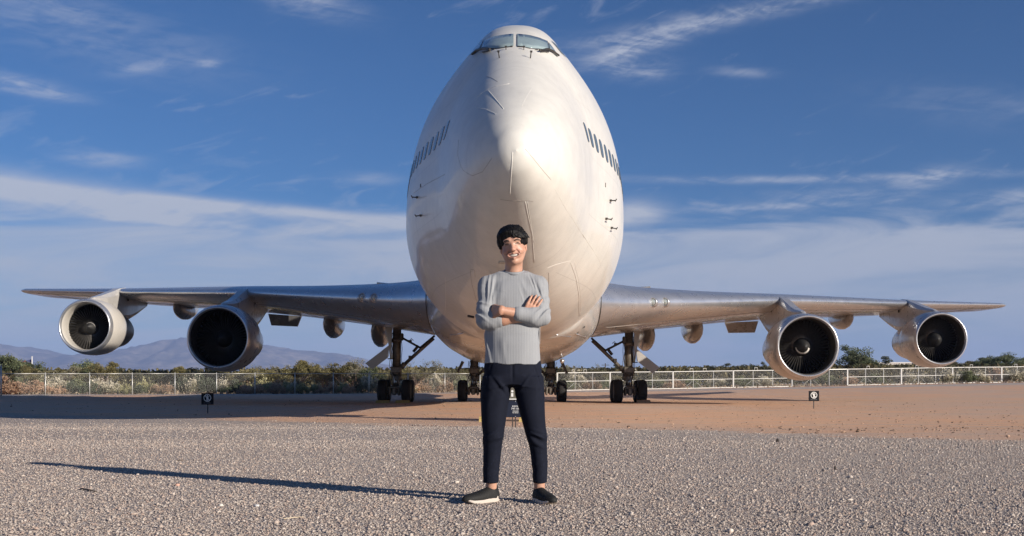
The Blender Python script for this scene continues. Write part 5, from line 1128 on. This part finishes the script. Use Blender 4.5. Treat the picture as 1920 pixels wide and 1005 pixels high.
# legs, ankles
b.cone((-.08, 0, .86), (-.112, -.005, .45), .065, .048, .03); b.cone((.085, 0, .86), (.150, -.005, .45), .065, .048, .03)
b.cone((-.112, -.005, .45), (-.133, .035, .10), .046, .031, .02, sc=(1, 1.1, 1)); b.cone((.150, -.005, .45), (.170, .035, .10), .046, .031, .02, sc=(1, 1.1, 1))
b.cone((-.133, .035, .13), (-.135, .04, .05), .0315, .036, .01); b.cone((.170, .035, .13), (.168, .04, .05), .0315, .036, .01)
b.cone((-.135, .035, .05), (-.22, -.03, .04), .032, .025, .01); b.cone((.168, .035, .05), (.23, -.05, .04), .032, .025, .01)
def skincol(V):
    q = (V - np.array(H0)) @ HM; n = len(V); C = np.tile(np.array([(.47, .265, .185)]), (n, 1)); x, y, z = q.T
    nz = vnoise(V[:, 0] * 60, V[:, 1] * 60, V[:, 2] * 60)[:, None]; C *= .93 + .14 * nz
    face = (V[:, 2] > 1.46) & (y < 0.02)
    def blend(mask, col, f=1.0):
        w_ = np.clip(mask, 0, 1)[:, None] * f * face[:, None]; C[:] = C * (1 - w_) + np.array(col) * w_
    g_ = lambda cx, cz, rx, rz: np.exp(-(((np.abs(x) - cx) / rx) ** 2 + ((z - cz) / rz) ** 2))
    blend(g_(.040, -.008, .022, .018), (.50, .225, .165), .55); blend(np.exp(-((x / .012) ** 2 + ((z + .002) / .012) ** 2)), (.50, .24, .18), .5)
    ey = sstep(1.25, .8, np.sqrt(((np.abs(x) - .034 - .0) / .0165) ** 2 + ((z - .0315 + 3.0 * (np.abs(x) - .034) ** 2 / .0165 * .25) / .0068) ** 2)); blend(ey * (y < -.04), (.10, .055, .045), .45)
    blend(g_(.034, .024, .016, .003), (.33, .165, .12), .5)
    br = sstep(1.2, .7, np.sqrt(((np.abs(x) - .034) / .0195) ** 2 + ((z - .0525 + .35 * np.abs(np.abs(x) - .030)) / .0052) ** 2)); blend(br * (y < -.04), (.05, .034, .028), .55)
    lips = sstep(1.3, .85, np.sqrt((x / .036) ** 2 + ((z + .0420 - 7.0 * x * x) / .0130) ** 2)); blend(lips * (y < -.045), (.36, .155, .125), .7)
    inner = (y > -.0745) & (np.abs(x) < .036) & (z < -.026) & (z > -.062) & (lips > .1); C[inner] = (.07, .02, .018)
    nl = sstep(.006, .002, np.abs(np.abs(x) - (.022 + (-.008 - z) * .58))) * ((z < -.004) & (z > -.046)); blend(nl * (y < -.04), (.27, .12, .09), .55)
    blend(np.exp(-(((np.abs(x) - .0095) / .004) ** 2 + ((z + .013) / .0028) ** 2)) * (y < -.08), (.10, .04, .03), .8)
    blend(sstep(.055, .085, z) * (np.abs(x) > -1), (.40, .22, .155), .4)
    fine = (V[:, 2] > 1.10) & (V[:, 2] < 1.31); C[fine] *= np.array((.98, .93, .90)); return C
M_skin = mat('skin', (.45, .26, .18), .48, attr='leafcol', spec=.45, bump=.08, bscale=220, bdist=.002)
M_skin.node_tree.nodes['Principled BSDF'].inputs['Subsurface Weight'].default_value = .12; M_skin.node_tree.nodes['Principled BSDF'].inputs['Subsurface Radius'].default_value = (.012, .005, .003)
man = solid('person', body, M_skin, None, skincol); man.location = (PX, PY, -.003)
tag(man, 'smiling man with crossed arms in a grey ribbed sweater and dark navy trousers', 'person')
# teeth
V = []; F = []
for i in range(13):
    a = (i - 6) / 6 * .95
    for zz in (-.0320, -.0455): c_ = Vector((math.sin(a) * .0315, -.0695 - .0155 * math.cos(a) ** 1.5, zz + .0095 * math.sin(a) ** 2)); V.append(tuple(c_))
mb = MB()
for i in range(12):
    p = [Vector(V[2 * i]), Vector(V[2 * i + 2]), Vector(V[2 * i + 3]), Vector(V[2 * i + 1])]; c_ = sum(p, Vector((0, 0, 0))) / 4; p = [c_ + (v - c_) * .985 for v in p]; q = [v + Vector((0, .004, 0)) for v in p]
    mb.add([hp(*v) for v in p + q], [(0, 1, 2, 3), (0, 4, 5, 1), (1, 5, 6, 2), (2, 6, 7, 3), (3, 7, 4, 0)])
mb.build('teeth', mat('tooth_enamel', (.50, .455, .40), .35), man)
def face_y(x, z):
    for y in np.arange(-.125, .02, .0008):
        p = hp(x, y, z); i, j, k = [int(np.clip(np.searchsorted(a, v), 1, len(a) - 1)) for a, v in zip((body.x, body.y, body.z), p)]
        if .5 * (body.F[i, j, k] + body.F[i - 1, j - 1, k - 1]) < 0: return y
    return -.07
M_brow = mat('brow_hair', (.008, .006, .005), .8); M_eye = mat('eye_dark', (.006, .004, .004), .4)
for q in (-1, 1):
    P = [hp(q * x, face_y(q * x, z) - .0006, z) for x, z in ((.0195, .0298), (.024, .0322), (.030, .0342), (.036, .0346), (.042, .0332), (.0475, .0300))]; MB().tube(P, [.0008, .0019, .0025, .0025, .0020, .0009], 6).build('eyelashes', M_eye, man)
    P = [hp(q * x, face_y(q * x, z) - .0008, z) for x, z in ((.016, .0490), (.023, .0530), (.032, .0560), (.041, .0555), (.049, .0515), (.054, .0475))]; MB().tube(P, [.0018, .0034, .0036, .0030, .0022, .0008], 6).build('eyebrow', M_brow, man)
# hair
hr = SDF(axis((-.13, .13, .0026)), axis((-.16, .16, .0034)), axis((1.50, 1.76, .0026)))
hr.ell(hp(0, .014, .062), (.087, .110, .090), .01, M=HM); hr.ell(hp(-.012, .005, .088), (.080, .092, .062), .02, M=HM)
for q in (-1, 1): hr.cone(hp(q * .078, .000, .060), hp(q * .081, .008, .022), .020, .012, .012)
hr.cone(hp(-.074, -.030, .085), hp(-.080, -.012, .016), .020, .010, .012)
hr.ell(hp(.008, -.116, -.004), (.068, .066, .088), .008, 'sub', M=HM); hr.ell(hp(0, .0, -.055), (.12, .16, .062), .01, 'sub', M=HM)
for q in (-1, 1): hr.ell(hp(q * .090, .012, .004), (.022, .026, .022), .006, 'sub', M=HM)
rr_ = random.Random(4)
for k in range(30):   # fringe and loose locks
    u = -1 + 2 * (k + .5) / 30; a0 = hp(.066 * u - .008, -.084 + .034 * u * u, .108 - .014 * u * u); a1 = hp(.074 * u + .014 + rr_.uniform(-.008, .008), -.0955 + .044 * u * u, .069 - .012 * abs(u) ** 2 + .006 * u + .022 * math.exp(-((u + .25) / .30) ** 2) + rr_.uniform(-.012, .010)); hr.cone(a0, a1, .0110, .0034, .006)
for k in range(46):
    a = rr_.uniform(0, 6.28); e_ = rr_.uniform(.15, 1.1); c_ = Vector((.090 * math.cos(a) * math.cos(e_), .022 + .100 * math.sin(a) * math.cos(e_), .066 + .088 * math.sin(e_)))
    if c_.y < -.055 and c_.z < .08: continue
    dn = Vector((-.25 * math.sin(a) * .02 + rr_.uniform(-.012, .012), rr_.uniform(-.014, .01), rr_.uniform(-.034, -.006))); hr.cone(hp(*c_), hp(*(c_ + dn * 1.5 + Vector((math.cos(a), math.sin(a), 0)) * .003)), .0075, .003, .008)
for k in range(90):   # loose tips that break the outline
    a = rr_.uniform(0, 6.28); e_ = rr_.uniform(.0, 1.35); c_ = Vector((.084 * math.cos(a) * math.cos(e_), .014 + .104 * math.sin(a) * math.cos(e_), .064 + .086 * math.sin(e_)))
    if c_.y < -.03 and c_.z < .10: continue
    if c_.z < .045: continue
    o_ = Vector((math.cos(a) * math.cos(e_), math.sin(a) * math.cos(e_), math.sin(e_))); tdir = Vector((rr_.uniform(-.8, .8), rr_.uniform(-.6, .2), -1)); tdir -= o_ * tdir.dot(o_) * .8; tdir.normalize()
    hr.cone(hp(*c_), hp(*(c_ + tdir * rr_.uniform(.02, .034) + o_ * rr_.uniform(.006, .013))), .007, .0012, .004)
hr.disp((-.14, -.17, 1.49), (.14, .17, 1.77), lambda X, Y, Z: .0030 * (vnoise(X * 150 + Z * 20, Y * 150, Z * 38) - .5) * 2)
solid('hair', hr, mat('black_hair', (.004, .0034, .003), .55, spec=.22, bump=.3, bscale=160, bdist=.002, stretch=(3, 3, .4)), man)
# sweater
sw = SDF(axis((-.27, .27, .0042)), axis((-.24, .17, .0042)), axis((.84, 1.46, .0042)))
sw.loft([(.862, .003, 0, .174, .118), (.90, .002, 0, .172, .118), (.97, 0, .0, .166, .115), (1.05, -.002, .003, .161, .110), (1.15, 0, .005, .160, .110), (1.25, .002, .008, .164, .112), (1.32, .003, .012, .166, .105), (1.37, .004, .018, .158, .088), (1.405, .005, .024, .124, .070), (1.430, .007, .026, .095, .066), (1.455, .008, .028, .066, .064)], .012)
sw.cone((-.075, .02, 1.395), (-.150, .012, 1.358), .052, .062, .03); sw.cone((.085, .02, 1.395), (.156, .012, 1.358), .052, .062, .03)
RSp, LSp = Vector((-.150, .010, 1.352)), Vector((.158, .010, 1.352)); REp, LEp = Vector((-.168, -.072, 1.145)), Vector((.176, -.066, 1.158))
sw.cone(RSp, REp, .064, .056, .02); sw.cone(LSp, LEp, .064, .056, .02)
rc = RE.lerp(RW, .27); lc = LE_.lerp(LW, .48)
sw.cone(REp, RE.lerp(RW, .22), .056, .052, .02); sw.cone(RE.lerp(RW, .08), rc, .053, .0475, .012)
sw.cone(LEp, LE_.lerp(LW, .25), .056, .051, .02); sw.cone(LE_.lerp(LW, .2), lc, .052, .0455, .012)
dr = (RW - RE).normalized(); dl = (LW - LE_).normalized()
sw.cone(rc - dr * .020, rc + dr * .020, .0495, .0485, .004); sw.cone(lc - dl * .024, lc + dl * .022, .0475, .0465, .004)
def fold(c, a, f0, f1, ph, amp, rng_, dirn):
    pass
def ridg(u, v, w_=0.0):
    """soft cloth ridges: folds of a warped noise, u across the folds, v along them"""
    n1 = vnoise(u * .5 + 7, v * .5, w_ + 3) ; n2 = vnoise(u + 2.2 * n1, v * .8, w_); return (1 - np.sqrt((2 * n2 - 1) ** 2 + .02) * 1.9)
def wr(X, Y, Z):
    d = 0
    aR = np.exp(-(((X + .19) / .085) ** 2 + ((Z - 1.20) / .12) ** 2)); d = d + aR * -.0105 * ridg((Z + X * .55 + Y * .35) * 27, (X - Z * .5) * 9)
    aL = np.exp(-(((X - .20) / .085) ** 2 + ((Z - 1.20) / .12) ** 2)); d = d + aL * -.0115 * ridg((Z * .9 - X * .75 + Y * .3) * 27, (X + Z * .7) * 9, 5)
    sR = np.exp(-(((X + .125) / .055) ** 2 + ((Z - 1.32) / .085) ** 2)) * (Y < .03); d = d + sR * -.0125 * ridg((X - Z * .28) * 34, Z * 7, 9)
    sL = np.exp(-(((X - .135) / .055) ** 2 + ((Z - 1.32) / .085) ** 2)) * (Y < .03); d = d + sL * -.0125 * ridg((X + Z * .40) * 34, Z * 7, 12)
    lo = sstep(1.13, 1.05, Z) * (.35 + .65 * sstep(.90, 1.02, Z)); d = d + lo * -.0105 * ridg((X - (Z - 1.05) * .25 * np.sign(X + .04)) * 17, Z * 5 + Y * 6, 20)
    ch = np.exp(-((Z - 1.25) / .07) ** 2) * (np.abs(X) < .12); d = d + ch * -.0060 * ridg(X * 17, Z * 6, 30)
    return d
sw.disp((-.3, -.26, .86), (.3, .2, 1.42), wr)
# neck opening, bottom opening
r_, (X_, Y_, Z_) = sw.reg((-.12, -.12, 1.38), (.14, .14, 1.47)); sw.F[r_] = np.maximum(sw.F[r_], (Z_ - (1.431 + (Y_ + .040) * .32)) * .95)
sw.cone((.010, .020, 1.62), (.008, .022, 1.455), .057, .0545, .003, 'sub')
r_, (X_, Y_, Z_) = sw.reg((-.3, -.3, .84), (.3, .3, .95)); hem = .864 - .045 * X_ + .004 * np.sin(X_ * 40); sw.F[r_] = np.maximum(sw.F[r_], hem - Z_)
# knit fabric: narrow vertical ribs, fine grid of the waffle between them
mk = bpy.data.materials.new('ribbed_knit'); mk.use_nodes = True; t = NT(mk.node_tree); bsd = mk.node_tree.nodes['Principled BSDF']
co = t.n('ShaderNodeTexCoord').outputs['Object']; sp = t.n('ShaderNodeSeparateXYZ'); t.l(co, sp.inputs[0])
rib = t.m('ADD', t.m('MULTIPLY', t.m('SINE', t.m('ADD', t.m('MULTIPLY', sp.outputs[0], 640.0), t.m('MULTIPLY', t.noise(co, 22, 3, .5), 3.0))), .5), .5); waf = t.m('ADD', t.m('MULTIPLY', t.m('SINE', t.m('MULTIPLY', sp.outputs[2], 900.0)), .5), .5)
kc = t.mix(t.m('MULTIPLY', t.m('ADD', t.m('MULTIPLY', rib, .85), t.m('MULTIPLY', waf, .15)), .9), (.262, .272, .286), (.312, .322, .336)); kc = t.mix(t.ramp(t.noise(co, 140, 4, .7), .3, .7, 0, .18), kc, (.20, .205, .215)); t.l(kc, bsd.inputs['Base Color'])
bsd.inputs['Roughness'].default_value = .95; bsd.inputs['Specular IOR Level'].default_value = .1; bsd.inputs['Sheen Weight'].default_value = .15
bp = t.n('ShaderNodeBump'); bp.inputs['Strength'].default_value = .35; bp.inputs['Distance'].default_value = .0014; t.l(t.m('ADD', rib, t.m('MULTIPLY', waf, .2)), bp.inputs['Height']); t.l(bp.outputs[0], bsd.inputs['Normal'])
swo = solid('sweater', sw, mk, man)
M_band = mat('knit_band', (.27, .28, .295), .95, spec=.1, bump=.5, bscale=500, bdist=.001)
def ring(c, axisv, ra, rb, m, name, r=.006, n=44, squash=1.0, drop=None):
    a = Vector(axisv).normalized(); u = a.cross(Vector((0, 1, 0))).normalized(); v = a.cross(u).normalized(); P = []
    for k in range(n + 1):
        t_ = 2 * math.pi * k / n; p = Vector(c) + u * ra * math.cos(t_) + v * rb * math.sin(t_)
        if drop: p.z += drop(p)
        P.append(p)
    return MB().tube(P, r, 8, cap=False).build(name, m, man)
Pn = []
for k in range(49):
    t_ = 2 * math.pi * k / 48; x_, y_ = .008 + .0595 * math.cos(t_), .020 + .0615 * math.sin(t_); Pn.append(Vector((x_, y_, 1.4315 + (y_ + .040) * .32)))
nb = MB(); nV = []; 
for p in Pn:
    rd = Vector((p.x - .008, p.y - .020, 0)).normalized()
    for (a_, b_) in ((-.004, -.012), (.0035, -.013), (.0060, -.006), (.0045, .003), (.0005, .0055), (-.0035, .003)): nV.append(tuple(p + rd * a_ + Vector((0, 0, b_))))
nb.add(nV, [(i * 6 + k, i * 6 + (k + 1) % 6, (i + 1) * 6 + (k + 1) % 6, (i + 1) * 6 + k) for i in range(48) for k in range(6)], True).build('neckband', M_band, man)
# trousers
tr = SDF(axis((-.23, .25, .0045)), axis((-.16, .19, .0045)), axis((.10, .93, .0045)))
tr.loft([(.735, .004, .005, .165, .112), (.78, .003, .004, .178, .120), (.84, .002, .002, .180, .116), (.92, .002, 0, .166, .105)], .02)
tr.loft([(.125, -.1365, .038, .0475, .060), (.20, -.134, .038, .051, .068), (.30, -.128, .036, .0555, .074), (.38, -.124, .020, .061, .074), (.43, -.120, .008, .0665, .074), (.50, -.118, .006, .0745, .083), (.60, -.113, .006, .0835, .094), (.70, -.103, .006, .0925, .104), (.78, -.090, .005, .092, .110)], .035, e=2.2)
tr.loft([(.125, .1730, .038, .0430, .058), (.20, .172, .038, .0475, .066), (.30, .166, .036, .0525, .073), (.38, .157, .020, .0590, .073), (.43, .148, .008, .0650, .074), (.50, .134, .006, .0720, .083), (.60, .119, .006, .0830, .094), (.70, .105, .006, .0925, .104), (.78, .092, .005, .094, .110)], .035, e=2.2)
def trw(X, Y, Z):
    d = 0
    for cx, sd in ((-.12, 1), (.15, 4)):
        k = np.exp(-((X - cx) / .075) ** 2); d = d + k * np.exp(-((Z - .405) / .05) ** 2) * -.0085 * ridg(Z * 26 + (X - cx) * 9 * np.sign(cx), X * 8, sd)
        d = d + k * np.exp(-((Z - .20) / .09) ** 2) * -.0022 * ridg(Z * 20 - (X - cx) * 12, X * 10, sd + 7) + k * np.exp(-((Z - .60) / .10) ** 2) * -.0040 * ridg((X - cx) * 22 + Z * 6 * np.sign(cx), Z * 5, sd + 3)
    d = d + np.exp(-((Z - .735) / .05) ** 2) * -.0055 * ridg(Z * 20 - np.abs(X) * 26, X * 5, 33) * (np.abs(X) < .15)
    d = d + .0050 * np.exp(-(X / .008) ** 2) * (Y < 0) * sstep(.72, .80, Z)
    d = d + .003 * np.exp(-((np.abs(X) - .150 - (Z - .80) * -.35) / .006) ** 2) * (Y < 0) * sstep(.70, .74, Z) * sstep(.88, .84, Z); return d
tr.disp((-.24, -.17, .12), (.26, .2, .93), trw)
solid('trousers', tr, mat('navy_cloth', (.0065, .0085, .0175), .85, spec=.18, var=.15, vscale=14, bump=.3, bscale=260, bdist=.0008), man)
# shoes
M_shoe = mat('black_knit_shoe', (.006, .0062, .006), .75, bump=.6, bscale=420, bdist=.0012); M_sole = mat('cream_sole', (.52, .46, .40), .6); M_lace = mat('shoe_lace', (.035, .037, .036), .7)
def shoe(heel, ang, mir):
    """heel point on the ground, direction of the toe; built in its own frame with the toe along +x"""
    def sh(grow, z0, z1, tag_):
        s_ = SDF(axis((-.06, .30, .0035)), axis((-.07, .07, .0035)), axis((-.02, .15, .0035)))
        return s_
    up = sh(0, 0, 0, 0)
    sec = [(-.012, .036, .030, .068), (.02, .040, .036, .082), (.06, .041, .038, .080), (.10, .044, .036, .066), (.15, .049, .033, .052), (.20, .047, .030, .042), (.235, .038, .027, .034), (.262, .020, .024, .026)]
    for a, b_ in zip(sec[:-1], sec[1:]):
        for q in np.linspace(0, 1, 4)[:-1]:
            x_, w_, zc_, h_ = [a[i] + (b_[i] - a[i]) * q for i in range(4)]; up.ell((x_, mir * .006 * math.sin(x_ * 12), zc_ + .004), (.030, w_, h_ * .62 + .006), .012)
    up.cone((.022, 0, .075), (.020, 0, .092), .040, .038, .012, sc=(1, .92, 1)); up.cone((-.018, 0, .06), (-.024, 0, .098), .022, .012, .012); up.cone((.028, 0, .085), (.03, 0, .16), .031, .034, .004, 'sub')
    r0, (X_, Y_, Z_) = up.reg((-.1, -.1, -.02), (.3, .1, .16)); up.F[r0] = np.maximum(up.F[r0], .016 - Z_)
    up.disp((.08, -.07, .03), (.18, .07, .12), lambda X, Y, Z: .0012 * np.sin(X * 420))
    o = solid('shoe', up, M_shoe, man)
    so2 = sh(0, 0, 0, 0); out = pchip([(-.040, .006), (-.03, .026), (.0, .040), (.06, .041), (.12, .047), (.17, .052), (.22, .047), (.255, .033), (.275, .012), (.279, .003)]); X_, Y_, Z_ = np.meshgrid(so2.x, so2.y, so2.z, indexing='ij')
    wv = out(X_) * (1 + .04 * (Z_ / .03)) ; base = .030 * sstep(.17, .29, X_) ** 2 + .008 * sstep(.01, -.05, X_); topz_ = .037 - .014 * sstep(0, .15, X_) + .010 * sstep(.21, .275, X_) + .005 * sstep(.03, -.03, X_)
    d = np.maximum(np.abs(Y_ - mir * .006 * np.sin(X_ * 12)) - wv, np.maximum(-.040 - X_, X_ - .279)); d = np.maximum(d, np.maximum(base - Z_, Z_ - topz_)); so2.F = d
    so_ = solid('sole', so2, M_sole, o)
    for k in range(4): x_ = .085 + .020 * k; z_ = .090 - .011 * k; MB().tube([(x_ - .004, -.026, z_ - .016), (x_, -.012, z_ - .002), (x_ + .002, 0, z_ + .002), (x_, .012, z_ - .002), (x_ - .004, .026, z_ - .016)], .0028, 6).build('lace', M_lace, o)
    o.location = (heel[0], heel[1], .004); o.rotation_euler = (0, 0, ang); o.scale = (.88, .92, .95); return o
shoe((-.118, .050, 0), math.atan2(-.170, -.195), 1); shoe((.160, .058, 0), math.atan2(-.250, .105), -1)
